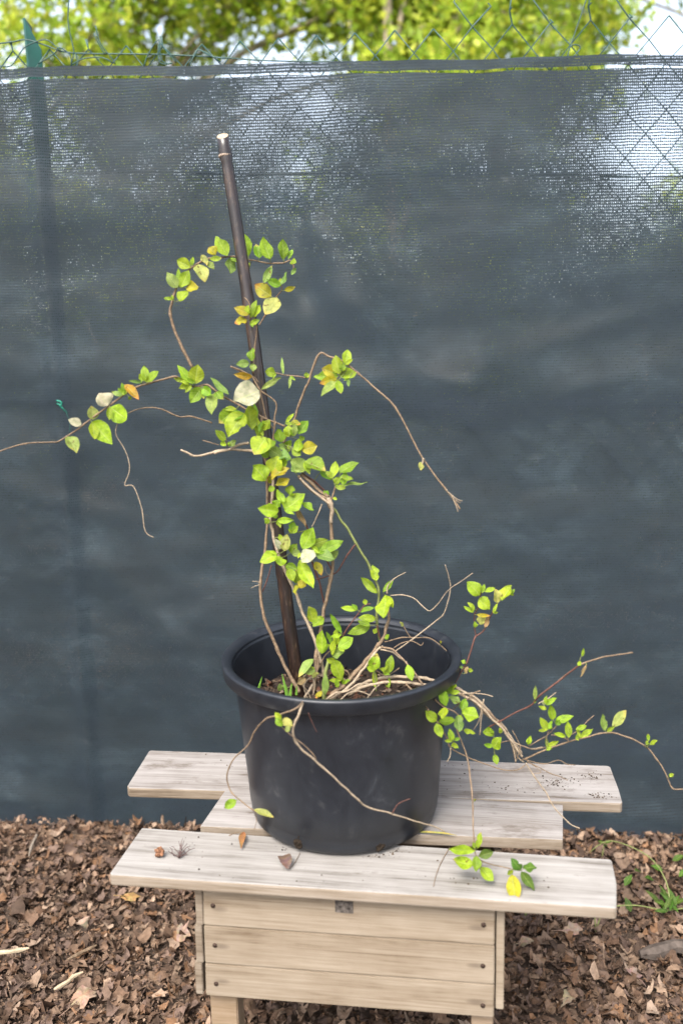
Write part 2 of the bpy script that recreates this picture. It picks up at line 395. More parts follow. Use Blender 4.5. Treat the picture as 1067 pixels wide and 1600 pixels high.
# ---------------------------------------------------------------- leaf litter
LIT = [(0.20, 0.125, 0.08), (0.13, 0.078, 0.05), (0.28, 0.185, 0.12), (0.085, 0.052, 0.036), (0.36, 0.25, 0.165),
       (0.17, 0.095, 0.055), (0.24, 0.17, 0.12), (0.32, 0.17, 0.08), (0.06, 0.04, 0.03), (0.50, 0.37, 0.26), (0.22, 0.155, 0.125), (0.40, 0.27, 0.18), (0.17, 0.12, 0.10), (0.10, 0.07, 0.06)]
def litter_piece(rnd, size, jag=0.30, nseg=None):
    """outline of a curled scrap of leaf: verts (local), faces"""
    k = nseg or (rnd.choice((5, 6, 7)) if size < .012 else rnd.choice((9, 11, 13))); el = rnd.uniform(0.22, 1.0)
    curl = rnd.uniform(-1.6, 1.6); curl2 = rnd.uniform(-0.9, 0.9)
    P = [Vector((0, 0, 0))]; ph = rnd.uniform(0, 6)
    def shape(x, y): return (curl * x * x + curl2 * x * y + 0.6 * curl2 * y * y) / size
    for i in range(k):
        a = 2 * math.pi * (i + rnd.uniform(-0.25, 0.25)) / k; r = size * (1 - rnd.random() * jag * 2)
        x, y = math.cos(a) * r, math.sin(a) * r * el
        P.append(Vector((x, y, shape(x, y) + rnd.uniform(-.12, .12) * size)))
    if k < 9: return P, [(0, 1 + i, 1 + (i + 1) % k) for i in range(k)]
    for i in range(k):                                   # crumpled middle ring
        q = P[1 + i] * rnd.uniform(.45, .65); q.z = shape(q.x, q.y) + rnd.uniform(-.16, .16) * size; P.append(q)
    return P, [(0, 1 + k + i, 1 + k + (i + 1) % k) for i in range(k)] + [(1 + k + i, 1 + i, 1 + (i + 1) % k, 1 + k + (i + 1) % k) for i in range(k)]
def scatter_litter(name, count, xr, yr, smin, smax, seed, zlift=0.0, reject=None, pal=LIT):
    rnd = random.Random(seed); V, Fc, Cs = [], [], []
    for q in range(count):
        x, y = rnd.uniform(*xr), rnd.uniform(*yr)
        if reject and reject(x, y): continue
        s = smin + (smax - smin) * rnd.random() ** 3.8
        P, f = litter_piece(rnd, s)
        rot = Matrix.Rotation(rnd.uniform(0, 6.28), 3, 'Z') @ Matrix.Rotation(rnd.gauss(0, 0.38), 3, 'X') @ Matrix.Rotation(rnd.gauss(0, 0.34), 3, 'Y')
        z = ground_h(x, y) + zlift + rnd.uniform(-0.006, 0.016)
        patch = mnoise.noise(Vector((x * 5, y * 5, 4.0)))
        c = list(rnd.choice(pal)); k = rnd.uniform(0.7, 1.2) * (1 + 0.25 * patch); c = [min(1, t * k) for t in c]
        b = len(V)
        for p in P: V.append(rot @ p + Vector((x, y, z))); Cs.append(c)
        Fc += [tuple(b + i for i in t) for t in f]
    for q in range(260):                                    # broader, paler, less crumbled leaves on top
        x, y = rnd.uniform(*xr), rnd.uniform(*yr)
        if reject and reject(x, y): continue
        P, f = litter_piece(rnd, rnd.uniform(.014, .027), .2, 12)
        rot = Matrix.Rotation(rnd.uniform(0, 6.28), 3, 'Z') @ Matrix.Rotation(rnd.gauss(0, 0.3), 3, 'X') @ Matrix.Rotation(rnd.gauss(0, 0.3), 3, 'Y')
        c = rnd.choice([(.22, .155, .11), (.17, .115, .08), (.27, .195, .14), (.13, .085, .06)]); b = len(V); z = ground_h(x, y) + .014
        for p in P: V.append(rot @ p + Vector((x, y, z))); Cs.append(c)
        Fc += [tuple(b + i for i in t) for t in f]
    return mesh_obj(name, V, Fc, M['litter'], None, True, None, Cs)
behind = lambda x, y: y > FENCE_Y + FENCE_S * x - 0.02
LIT = [tuple((c * .62 + m_ * .38) * k for c, m_, k in zip(t, (.22, .15, .10), (.59, .56, .555))) for t in LIT]
tag(scatter_litter('leaf_litter', 70000, (-1.22, 1.22), (1.0, 2.24), 0.003, 0.026, 11, reject=behind, pal=LIT),
    'brown carpet of crumbled dry leaves and bark bits under the bench', 'leaf litter', kind='stuff')

def maple_scrap(name, loc, size, col, rot, seed, lobes=5, label=None, cat='dry leaf', group=None):
    """one lobed dry leaf with curl and a stalk"""
    rnd = random.Random(seed); k = lobes * 4; P = [Vector((0, 0, 0))]
    cu, cv = rnd.uniform(-.9, .9), rnd.uniform(-.7, .7)
    for i in range(k):
        a = 2 * math.pi * i / k
        r = size * (0.82 + 0.14 * math.cos(lobes * a + 1.3 * math.sin(a) + rnd.uniform(-.5, .5))) * rnd.uniform(0.78, 1.12)
        if i % 2: r *= 0.9
        x, y = math.cos(a) * r * 1.15, math.sin(a) * r * 0.8
        P.append(Vector((x, y, (cu * x * x + cv * y * y + 0.5 * cv * x * y) / size + rnd.uniform(-.06, .06) * size)))
    for i in range(k):                                   # inner ring gives the blade its creases
        q = P[1 + i] * 0.52; q.z += (0.05 if i % 4 == 0 else -0.03) * size; P.append(q)
    f = [(0, 1 + k + i, 1 + k + (i + 1) % k) for i in range(k)] + [(1 + k + i, 1 + i, 1 + (i + 1) % k, 1 + k + (i + 1) % k) for i in range(k)]
    V2, F2 = tube_data([Vector((-size * 0.5, 0, 0)), Vector((-size * 1.25, 0.05 * size, 0.12 * size)), Vector((-size * 1.8, 0.2 * size, 0.05 * size))], [0.0011, 0.0009, 0.0008], 4, True, len(P))
    cols = [tuple(c * .58 * rnd.uniform(0.85, 1.1) for c in col) for _ in range(len(P) + len(V2))]
    o = mesh_obj(name, P + V2, f + F2, M['litter'], None, True, None, cols)
    o.location = loc; o.rotation_euler = rot
    return tag(o, label, cat, group)
G = 'larger dry leaves on the ground'
def gz(px, py, dz=0.0):
    p = atZ(px, py, 0.0); p = atZ(px, py, ground_h(p.x, p.y) + dz); return p
maple_scrap('dry_leaf', gz(130, 1555, .02), .034, (.46, .32, .22), (.2, -.15, 1.1), 3, 5, 'pinkish tan lobed dry leaf below the broken pale stick', group=G)
maple_scrap('dry_leaf', gz(285, 1458, .025), .026, (.52, .36, .26), (.5, -.2, 1.3), 5, 4, 'light tan curled dry leaf against the box side near the ground', group=G)
maple_scrap('dry_leaf', gz(233, 1278, .03), .032, (.50, .33, .20), (.9, .1, .2), 8, 4, 'upright orange tan dry leaf below the rear plank end', group=G)
maple_scrap('dry_leaf', gz(205, 1400, .02), .022, (.50, .30, .12), (.2, .2, .4), 9, 4, 'ochre dry leaf under the front plank end', group=G)
maple_scrap('dry_leaf', gz(893, 1452, .02), .026, (.45, .31, .22), (.25, -.1, .1), 12, 4, 'pale pinkish dry leaf lying flat beyond the box', group=G)
maple_scrap('dry_leaf', gz(130, 1446, .02), .020, (.48, .35, .25), (.7, .0, 1.5), 15, 3, 'pale pointed dry leaf standing up among brown litter', group=G)
maple_scrap('dry_leaf', gz(890, 1556, .02), .022, (.42, .32, .20), (.3, .3, .9), 18, 4, 'yellowish crumpled dry leaf low beside the box', group=G)
maple_scrap('dry_leaf', gz(820, 1470, .02), .020, (.42, .30, .20), (.2, -.3, .2), 21, 3, 'small tan dry leaf close to the box side board', group=G)
maple_scrap('dry_leaf', gz(985, 1520, .02), .022, (.35, .24, .19), (.3, -.2, 2.2), 24, 4, 'dull brown dry leaf in front of the grey half buried branch', group=G)
M['stick'] = simple('pale_stick', (0.34, 0.27, 0.18), 0.8, 0.2, 0.3, 60, bmp=0.4)
M['old_branch'] = simple('grey_old_branch', (0.075, 0.06, 0.05), 0.9, 0.1, 0.5, 40, bmp=0.8)
def chip(name, a, b, r, mt, label, cat, seed, flat=0.5):
    rnd = random.Random(seed); a, b = Vector(a), Vector(b)
    pts = [a.lerp(b, t) + Vector((rnd.uniform(-1, 1), rnd.uniform(-1, 1), rnd.uniform(0, 1))) * r * 0.5 for t in (0, .2, .45, .7, 1)]
    V, Fc = tube_data(pts, [r * k for k in (.45, 1.0, .85, 1.05, .35)], 7)
    c = (a + b) / 2
    V = [Vector((v.x, v.y, c.z + (v.z - c.z) * 1.0)) for v in V]
    return tag(mesh_obj(name, V, Fc, mt, None, False), label, cat)
chip('wood_splinter', gz(86, 1548, .03), gz(130, 1518, .035), .0045, M['stick'], 'pale broken stick lying above the pinkish lobed leaf', 'stick', 1)
chip('wood_splinter', gz(-8, 1492, .03), gz(47, 1482, .035), .005, M['stick'], 'long straight pale splinter lying on the litter', 'stick', 2)
chip('wood_splinter', gz(60, 1300, .03), gz(45, 1338, .03), .004, simple('grey_twig', (.2, .165, .13), .8, .2), 'grey twig leaning down from the net onto the litter', 'twig', 3)
chip('fallen_branch', gz(1000, 1490, .012), gz(1110, 1480, .012), .017, M['old_branch'], 'grey half buried branch on the ground beyond the box', 'branch', 4)
chip('wood_splinter', gz(150, 1478, .03), gz(105, 1500, .03), .004, M['stem'], 'brown splinter lying slantwise on the litter beside the box', 'stick', 6)

# ---------------------------------------------------------------- fence: net, hem, chain link, post
HEM_TOP = [(-200, 110), (0, 106), (60, 106), (100, 102), (300, 102), (520, 96), (700, 94), (880, 87), (960, 85), (1067, 85), (1300, 85)]
def interp(tab, x):
    for (x0, y0), (x1, y1) in zip(tab, tab[1:]):
        if x <= x1: return y0 + (y1 - y0) * (x - x0) / (x1 - x0)
    return tab[-1][1]
def px_of(p):
    d = p - CAM; t = d.dot(FW); return 533.5 + F_PX * d.dot(RT) / t, 800 - F_PX * d.dot(UP) / t
# folds traced as crest lines: (x0,y0,x1,y1, half-width px, height m)
FOLDS = [(440, 598, 720, 602, 42, .016), (700, 602, 1150, 618, 46, .013), (560, 470, 760, 590, 60, .008), (470, 330, 560, 470, 50, .007),
         (330, 300, 360, 420, 40, -.009), (450, 345, 480, 450, 30, -.014), (520, 380, 600, 520, 34, .006), (650, 690, 1100, 700, 70, -.012), (600, 800, 1100, 850, 55, .007),
         (650, 960, 1100, 940, 60, .007), (-100, 330, 300, 300, 60, .006), (-60, 560, 330, 600, 50, .006), (160, 760, 360, 900, 60, -.007),
         (180, 1050, 380, 980, 60, .007), (760, 1110, 1100, 1080, 50, .008), (900, 1180, 1150, 1210, 40, -.008), (560, 200, 1067, 330, 70, .006),
         (780, 380, 1080, 420, 60, .007), (820, 500, 1080, 520, 50, -.006), (-80, 1235, 130, 1262, 30, .009), (120, 1190, 330, 1230, 40, .010), (880, 1262, 1100, 1285, 26, .018),
         (740, 620, 860, 740, 40, .005), (350, 420, 470, 520, 22, .006), (480, 430, 640, 560, 24, .006), (760, 560, 1067, 470, 22, .005), (820, 640, 1067, 560, 20, .004), (560, 720, 700, 900, 26, .005), (200, 640, 380, 700, 20, .005), (20, 760, 240, 820, 22, .005), (160, 880, 330, 1050, 22, .005), (820, 760, 1067, 720, 24, -.006), (700, 1000, 900, 1090, 22, .005), (300, 880, 420, 1010, 50, .006), (60, 700, 90, 1250, 40, .004)]
post_top = atF(51, 40, .045); post_bot = atF(160, 1275, .05)
def fabric_off(p):
    px, py = px_of(p); o = 0.0
    for x0, y0, x1, y1, wd, a in FOLDS:
        dx, dy = x1 - x0, y1 - y0; t = ((px - x0) * dx + (py - y0) * dy) / (dx * dx + dy * dy)
        tc = min(1.0, max(0.0, t)); d = math.hypot(px - x0 - dx * tc, py - y0 - dy * tc)
        if d < wd * 3: o -= 2.1 * a * math.exp(-(d / wd) ** 2)
    o -= 0.0065 * mnoise.noise(Vector((p.x * 3, 0, p.z * 9))) + 0.0034 * mnoise.noise(Vector((p.x * 9 + 3, 0, p.z * 26)))
    o += 0.010 * mnoise.noise(Vector((p.x * 1.3 + 7, 0, p.z * 1.8)))
    o = min(o, .009) if o < .009 else .009
    # the net leans on the post
    xp = post_top.x + (post_bot.x - post_top.x) * (p.z - post_top.z) / (post_bot.z - post_top.z)
    o -= 0.012 * math.exp(-((p.x - xp) / 0.019) ** 2)
    return o
def net_strip(name, top_fn, bot_fn, nz, x0, x1, dx, parent, wrinkle=1.0, mat_=None):
    V, Fc, U = [], [], []; nxx = int((x1 - x0) / dx) + 1
    for j in range(nz + 1):
        for i in range(nxx):
            x = x0 + i * dx; zt, zb = top_fn(x), bot_fn(x); z = zt + (zb - zt) * j / nz
            p = Vector((x, FENCE_Y + FENCE_S * x, z)); p.y += fabric_off(p) * wrinkle
            V.append(p); U.append((x + 3, z))
    for j in range(nz):
        for i in range(nxx - 1):
            Fc.append((j * nxx + i, j * nxx + i + 1, (j + 1) * nxx + i + 1, (j + 1) * nxx + i))
    return mesh_obj(name, V, Fc, mat_ or M['fabric'], parent, True, U)
HZ = [(x, y) for x, y in [(atF(px, py).x, atF(px, py).z) for px, py in HEM_TOP]]
HZ = [(-3.0, HZ[0][1])] + HZ + [(3.0, HZ[-1][1])]
hem_top = lambda x: interp(HZ, x) + 0.004 * mnoise.noise(Vector((x * 7, 2, 0)))
hem_bot = lambda x: hem_top(x) - 0.0225 + 0.003 * mnoise.noise(Vector((x * 11, 5, 0)))
def slit(x):
    s = 0.0055 + 0.007 * mnoise.noise(Vector((x * 4.3, 9, 0))); return max(0.0015, s)
main_top = lambda x: hem_bot(x) - slit(x)
net = empty('shade_net', (0, FENCE_Y, 0))
inv = Vector((0, FENCE_Y, 0))
for nm, t, b, nz, wr in (('net_cloth', main_top, lambda x: -0.05, 150, 1.0), ('hem', hem_top, hem_bot, 3, 0.7)):
    o = net_strip(nm, t, b, nz, -2.1, 2.1, 0.013, net, wr); o.matrix_parent_inverse = Matrix.Translation(-inv)
V, Fc = [], []                                              # knitted threads that bridge the slit under the hem
for i in range(140):
    x = -1.1 + 2.2 * i / 140 + random.uniform(-.006, .006)
    a = Vector((x, 0, hem_bot(x) + .001)); b = Vector((x + random.uniform(-.006, .006), 0, main_top(x) - .001))
    for q in (a, b): q.y = FENCE_Y + FENCE_S * q.x + fabric_off(q) * .8
    v, f = tube_data([a, b], [.0005, .0005], 3, False, len(V)); V += v; Fc += f
o = mesh_obj('hem_thread', V, Fc, M['green_wire'], net); o.matrix_parent_inverse = Matrix.Translation(-inv); o['kind'] = 'stuff'
tag(net, 'dark blue green knitted shade net stretched along the wire fence', 'shade net')

fence = empty('chain_link_fence', (0, FENCE_Y, 0)); fi = Matrix.Translation(-Vector((0, FENCE_Y, 0)))
tag(fence, 'green plastic coated chain link fence with open barbs above the net', 'fence')
def fwire(name, pts, r=.0018, sides=5, sub=1):
    o = tube(name, pts, r, M['green_wire'], fence, sides=sides, sub=sub); o.matrix_parent_inverse = fi; return o
pk = atF(375, 58, .018); halfw = (atF(405, 58, .018).x - pk.x); hstep = (atF(375, 58).z - atF(375, 95).z)
def lat(i, j):                                              # lattice of the knots, i half-columns from the peak at 375
    x = pk.x + i * halfw
    zt = pk.z + (interp([(-3, -.02), (-.3, -.012), (.0, 0), (.45, .006), (.75, .016), (3, .02)], x))
    jit = 0.004
    return Vector((x + jit * mnoise.noise(Vector((i * 3.1, j * 2.3, 0))), FENCE_Y + FENCE_S * x + .018 + (.0016 if (i + j) % 4 < 2 else -.0016), zt - j * hstep + jit * mnoise.noise(Vector((i * 1.7, j * 3.3, 5)))))
nrow = 34
EXTRA = {12: 'x', 14: 'bent', 16: 'x', 18: 'bent', 20: 'x'}
for k in range(-46, 34):
    j0 = 0
    pts = []
    for j in range(j0, nrow):
        pts.append(lat(k if (j + k) % 2 == 0 else k + 1, j))
    peak = k if k % 2 == 0 else k + 1
    if peak in EXTRA:
        c = lat(peak, 0); s = 1 if k == peak else -1        # the two cut ends go on past the knot
        c = c + Vector((0, .0015 * s, 0))
        if EXTRA[peak] == 'x':
            h1 = .058 if s > 0 else (.048 if peak == 12 else .006)
            e = c + Vector((-s * (.040 if s > 0 else .047) * (h1 / .055), -.004 * s, h1))
            e2 = e + Vector((s * .004, .004, .004))
            pts = [e2, e + Vector((-.002 * s, 0, -.004)), c] + pts[1:]
        else:
            pts = [c + Vector((-.004, -.012, .046 + .012 * s)), c + Vector((-.007, -.002, .030)), c + Vector((0, 0, .002))] + pts[1:]
    elif peak < -3 and peak % 4 == 0:
        pts = [pts[0] + Vector((.004 * (k - peak), -.006, .02))] + pts
    fwire('wire', pts)
# tension wires
top_line = [(-150, 72), (0, 68), (40, 62), (75, 72), (115, 83), (250, 85), (360, 91), (420, 95), (540, 97), (700, 98), (880, 94), (1067, 93), (1300, 92)]
fwire('tension_wire', [atF(x, y, .012) for x, y in top_line], .0018, 5, 3)
for yy in (272, 628, 1000, 1240):
    fwire('tension_wire', [atF(x, yy + (x - 533) * .006 + 2 * math.sin(x * .02), .012) for x in range(-400, 1500, 100)], .0018, 5, 2)
# loose and broken wire ends along the top
LOOSE = [[(110, -20), (107, 20), (108, 42), (114, 70), (116, 82), (112, 100)], [(150, 40), (155, 62), (162, 75), (176, 92), (180, 100)], [(147, 52), (160, 78), (166, 84)],
         [(0, 103), (18, 103), (30, 86), (42, 72), (70, 62), (85, 70), (95, 80)], [(60, 100), (85, 84), (93, 74), (110, 86), (112, 104)],
         [(112, 102), (130, 92), (160, 90), (176, 98)], [(118, 82), (122, 95), (121, 104)], [(225, 104), (232, 85), (248, 62), (252, 92), (262, 100)], [(250, 66), (262, 82), (276, 98)],
         [(248, 70), (250, 98), (270, 99)], [(295, 104), (306, 84), (314, 78), (345, 97)], [(312, 78), (330, 88), (352, 92)], [(884, 103), (888, 80), (905, 30), (925, -30)], [(884, 100), (890, 74), (900, 70), (906, 76), (892, 92)]]
for q in LOOSE: fwire('loose_wire', [atF(x, y, .008) for x, y in q], .0015, 5, 3)
tp = atF(95, 628, -.004)
tie = fwire('wire_tie', [tp + Vector(v) for v in ((-.012, .01, .004), (-.004, -.012, .004), (.006, -.013, 0), (.004, -.012, -.008), (-.006, -.010, -.002), (.008, -.009, -.016), (.016, -.002, -.03))], .0022, 6, 3)
tie.data.materials[0] = M['tie']
fwire('wire_tie', [atF(x, y, -.016) for x, y in ((95, 630), (104, 645), (110, 662), (108, 690))], .0011, 5, 3)
# T-section steel post with a pointed flange
ax = (post_bot - post_top); ax.z -= .25
post = empty('fence_post', (post_bot.x, post_bot.y, 0)); tag(post, 'green steel angle post rising above the net', 'fence post')
def extr(name, prof, top_z, mt, parent):
    """profile in x/y extruded down the leaning post axis; top_z gives each corner its own height"""
    V = []; k = len(prof); d = (post_bot - post_top) / (post_top.z - post_bot.z)
    for lev in (0, 1):
        for (x, y), tz in zip(prof, top_z):
            z = (post_top.z + tz) if lev == 0 else -0.25
            base = post_top + d * (post_top.z - z); V.append(Vector((base.x + x, base.y + y, z)))
    Fc = [tuple(range(k)), tuple(reversed(range(k, 2 * k)))] + [(i, (i + 1) % k, k + (i + 1) % k, k + i) for i in range(k)]
    o = mesh_obj(name, V, Fc, mt, parent, False); o.matrix_parent_inverse = Matrix.Translation(-Vector((post_bot.x, post_bot.y, 0))); return o
extr('web', [(-.018, -.010), (-.013, -.012), (-.008, .022), (-.013, .024)], [.014, .014, .004, .004], M['green_post'], post)
extr('flange', [(-.0128, -.0125), (.015, .004), (.015, .008), (-.0125, -.0085)], [.012, -.052, -.052, .012], M['green_post'], post)

# ---------------------------------------------------------------- trees beyond the fence
TL = [(0.42, 0.53, 0.06), (0.52, 0.62, 0.07), (0.33, 0.46, 0.05), (0.64, 0.68, 0.12), (0.20, 0.30, 0.03), (0.52, 0.54, 0.06), (0.30, 0.42, 0.05)]
def tree(x, y, h, blobs, nleaf, seed, label, lean=0.0, pal=TL, tr=.09):
    rnd = random.Random(seed); t = empty('background_tree', (x, y, -0.05)); tag(t, label, 'tree', 'trees beyond the fence')
    inv_ = Matrix.Translation(-Vector((x, y, -0.05)))
    pts = [Vector((x + lean * k * k + .06 * math.sin(3 * k + seed), y, -0.05 + h * k)) for k in (0, .15, .3, .45, .6, .8, 1)]
    o = tube('trunk', pts, tr, M['bark'], t, tr * .25, 10, 3); o.matrix_parent_inverse = inv_
    V, Fc, Cs = [], [], []; LV, LF = [], []
    for (bx, by, bz, br, dens) in blobs:
        if pal is TL and abs(x + bx + .42) < br * .8 + .28 and abs(bz - 2.9) < br * .8 + .25: continue      # a window of sky between the crowns
        c = Vector((x + bx, y + by, bz))
        k = min(.9, max(.1, (bz - .6) / h)); a = Vector((x + lean * k * k, y, h * k - .3))
        mid = a.lerp(c, .5) + Vector((0, 0, .15))
        v, f = tube_data(catmull([a, mid, c, c + (c - mid) * .7 + Vector((0, 0, .2))], 3), [.020 - .0016 * q for q in range(10)], 6, True, len(LV)); LV += v; LF += f
        tw = []
        for q in range(max(4, int(dens * 22))):                # twigs that carry the leaf sprays
            d = Vector((rnd.gauss(0, 1), rnd.gauss(0, 1), rnd.gauss(0, .8))).normalized() * br * rnd.uniform(.45, 1.0)
            e = c + d; tw.append((c + d * .25, e))
            v, f = tube_data([c + d * .1, c + d * .55 + Vector((0, 0, .05)), e], [.010, .006, .003], 4, False, len(LV)); LV += v; LF += f
        for q in range(int(nleaf * 2.5 * dens * br)):
            s0, s1 = rnd.choice(tw)
            p = s0.lerp(s1, rnd.random() ** .6) + Vector((rnd.gauss(0, .11), rnd.gauss(0, .11), rnd.gauss(0, .10)))
            L = rnd.uniform(.045, .085); W = L * rnd.uniform(.55, .8)
            rot = Matrix.Rotation(rnd.uniform(0, 6.28), 3, 'Z') @ Matrix.Rotation(rnd.gauss(.5, .6), 3, 'X') @ Matrix.Rotation(rnd.gauss(0, .6), 3, 'Y')
            b = len(V)
            for lp in ((0, 0, 0), (W * .5, L * .45, .006), (0, L, -.004), (-W * .5, L * .45, .006)): V.append(p + rot @ Vector(lp))
            Fc += [(b, b + 1, b + 2), (b, b + 2, b + 3)]
            cc = rnd.choice(pal); kk = rnd.uniform(.8, 1.2); cc = tuple(z * kk for z in cc); Cs += [cc] * 4
    o = mesh_obj('limb', LV, LF, M['bark'], t); o.matrix_parent_inverse = inv_; o['kind'] = 'stuff'
    o = mesh_obj('crown', V, Fc, M['tree_leaf'], t, False, None, Cs); o.matrix_parent_inverse = inv_; o['kind'] = 'stuff'
    return t
def blobset(rnd, n, rx, z0, z1, r0, r1, d=1.0):
    return [(rnd.uniform(-rx, rx), rnd.uniform(-.6, .6), z0 + (z1 - z0) * (i + rnd.random()) / n, rnd.uniform(r0, r1), d * rnd.uniform(.7, 1.2)) for i in range(n)]
rt = random.Random(5)
tree(-2.3, 6.4, 6.0, blobset(rt, 11, 1.3, .7, 6.0, .7, 1.0, .8), 1250, 1, 'yellow green leafy tree behind the green post')
tree(-1.55, 6.9, 6.5, [(bx + 1.0, by, bz, br, d_) for bx, by, bz, br, d_ in blobset(rt, 15, 1.25, .7, 5.0, .65, 1.0, .9) + [(-.75, 0, 3.8, .5, .6), (-.3, .3, 3.9, .5, .6), (.15, -.2, 3.7, .5, .6), (.5, .2, 3.85, .5, .6), (.95, 0, 3.75, .5, .6), (-.1, -.4, 3.6, .45, .6), (.7, -.4, 3.6, .45, .6)]], 1250, 2, 'bright leafy tree behind the dark cane', tr=.05)
tree(0.42, 6.2, 7.0, blobset(rt, 14, .8, .9, 5.5, .6, .9, .85), 1250, 3, 'leafy tree with pale bare upright trunk behind the low net hem', tr=.05)
tree(1.3, 7.4, 6.5, blobset(rt, 14, .85, .6, 6.0, .45, .8, .85), 1250, 4, 'dense olive green tree behind the wire barbs', .1)
tree(3.6, 8.6, 6.0, blobset(rt, 12, 1.3, .5, 2.25, .5, .75, .9), 1200, 6, 'low leafy tree beside the open white sky')
tree(4.3, 9.2, 6.0, [(-2.0, 0, 4.7, .6, .6), (-1.5, .2, 5.2, .7, .6), (-1.1, 0, 4.8, .5, .5), (-1.9, .3, 5.6, .6, .6), (-2.5, 0, 5.2, .6, .6), (.3, 0, 4.6, .8, .6)], 1250, 8, 'sparse high crowned tree in front of the open white sky', tr=.05)
tree(-4.3, 8.5, 6.0, blobset(rt, 9, 1.2, .7, 6, .7, 1.0, .9), 1000, 7, 'yellow green tree partly beyond the post')
SH = [(0.10, 0.14, 0.06), (0.13, 0.17, 0.07), (0.08, 0.11, 0.05), (0.16, 0.19, 0.09)]  # unseen shrubs, added to keep the light through the lower net dark
for i, (x, y, z1, lab) in enumerate(((-2.1, 4.5, 1.5, 'added low shrub darkening the net behind the post'), (-.8, 4.9, 1.6, 'added low shrub darkening the net beside the cane'),
                                    (.5, 4.6, 1.5, 'added low shrub darkening the net above the pot'), (1.7, 4.9, 1.45, 'added low shrub darkening the net beneath the wire barbs'))):
    tree(x, y, 1.5, blobset(rt, 6, .65, .25, z1, .45, .6, 1.3), 1500, 30 + i, lab, pal=SH, tr=.03)

# ---------------------------------------------------------------- bench / box stand
ZT = 0.448                                                  # height of the plank tops
bench = empty('wooden_stand', (0.02, 1.48, 0)); bi = Matrix.Translation(-Vector((0.02, 1.48, 0)))
tag(bench, 'weathered wooden stand of three planks over a boarded box carrying the black pot', 'stand')
def slab(name, corners, th, mt, parent, bev=.004, ztop=None, extra_round=None, seg=2):
    """corners: top outline (world, counter-clockwise from back-left going round); local x runs along the grain"""
    c = sum(corners, Vector()) / len(corners)
    d = (corners[extra_round[1]] - corners[extra_round[0]]) if extra_round else (corners[1] - corners[0])
    ang = math.atan2(d.y, d.x); rot = Matrix.Rotation(-ang, 3, 'Z')
    bm = bmesh.new()
    top = [bm.verts.new(rot @ (q - c)) for q in corners]; bot = [bm.verts.new(rot @ (q - c) - Vector((0, 0, th))) for q in corners]
    k = len(corners); bm.faces.new(top); bm.faces.new(list(reversed(bot)))
    for i in range(k): bm.faces.new((top[i], bot[i], bot[(i + 1) % k], top[(i + 1) % k]))
    bmesh.ops.recalc_face_normals(bm, faces=bm.faces)
    bmesh.ops.bevel(bm, geom=list(bm.edges), offset=bev, segments=seg, affect='EDGES', profile=.6)
    o = bm_obj(name, bm, mt, parent, False)
    o.matrix_parent_inverse = bi; o.location = c; o.rotation_euler = (0, 0, ang)
    o.data.materials.append(M['plank_edge'])
    for f in o.data.polygons:
        if abs(f.normal.z) < .6: f.material_index = 1
    return o
def zq(pts, z=ZT): return [atZ(x, y, z) for x, y in pts]
fp = slab('plank', zq([(222, 1293), (953, 1342), (956, 1346), (963, 1380), (963, 1418), (960, 1419), (174, 1367), (172, 1364)]), .019, M['plank_front'], bench, .003, extra_round=(0, 1))
mp_ = slab('plank', zq([(358, 1226), (879, 1257), (879, 1312), (313, 1291)], ZT + .002), .020, M['plank_grey'], bench, .002)
bp = slab('plank', zq([(233, 1173), (236, 1172), (949, 1196), (953, 1198), (966, 1232), (972, 1253), (969, 1255), (202, 1231), (199, 1228)]), .020, M['plank_grey'], bench, .003, extra_round=(1, 2))
# box under the planks: front boards on a plane 2 cm behind the front plank's edge
A, B = atZ(172, 1367, ZT), atZ(962, 1419, ZT); u_ = (B - A); u_.z = 0; u_.normalize(); nrm = Vector((-u_.y, u_.x, 0))
P0 = A + nrm * .020
def fr(x, y, off=0.0): return atP(x, y, P0 + nrm * off, nrm)
def panel(name, tl, tr, br, bl, th, mt, parent, bev=.0015):
    """board given by its four front corners; local x along the board, thickness runs back"""
    c = (tl + tr + br + bl) / 4; ang = math.atan2(u_.y, u_.x); rot = Matrix.Rotation(-ang, 3, 'Z')
    bm = bmesh.new(); f = [bm.verts.new(rot @ (q - c)) for q in (tl, tr, br, bl)]; b = [bm.verts.new(rot @ (q - c) + Vector((0, th, 0))) for q in (tl, tr, br, bl)]
    bm.faces.new(f); bm.faces.new(list(reversed(b)))
    for i in range(4): bm.faces.new((f[i], b[i], b[(i + 1) % 4], f[(i + 1) % 4]))
    bmesh.ops.recalc_face_normals(bm, faces=bm.faces)
    bmesh.ops.bevel(bm, geom=list(bm.edges), offset=bev, segments=2, affect='EDGES')
    o = bm_obj(name, bm, mt, parent); o.matrix_parent_inverse = bi; o.location = c; o.rotation_euler = (0, 0, ang); return o
zt_ = ZT - .0205
def fz(x, y):                                               # a point of the front plane
    return fr(x, y)
Ls = [(317, 1389), (318.5, 1446), (320.5, 1505), (322, 1556)]; Rs = [(773, 1421), (772.5, 1478), (772, 1539), (771, 1591)]
gap = .3
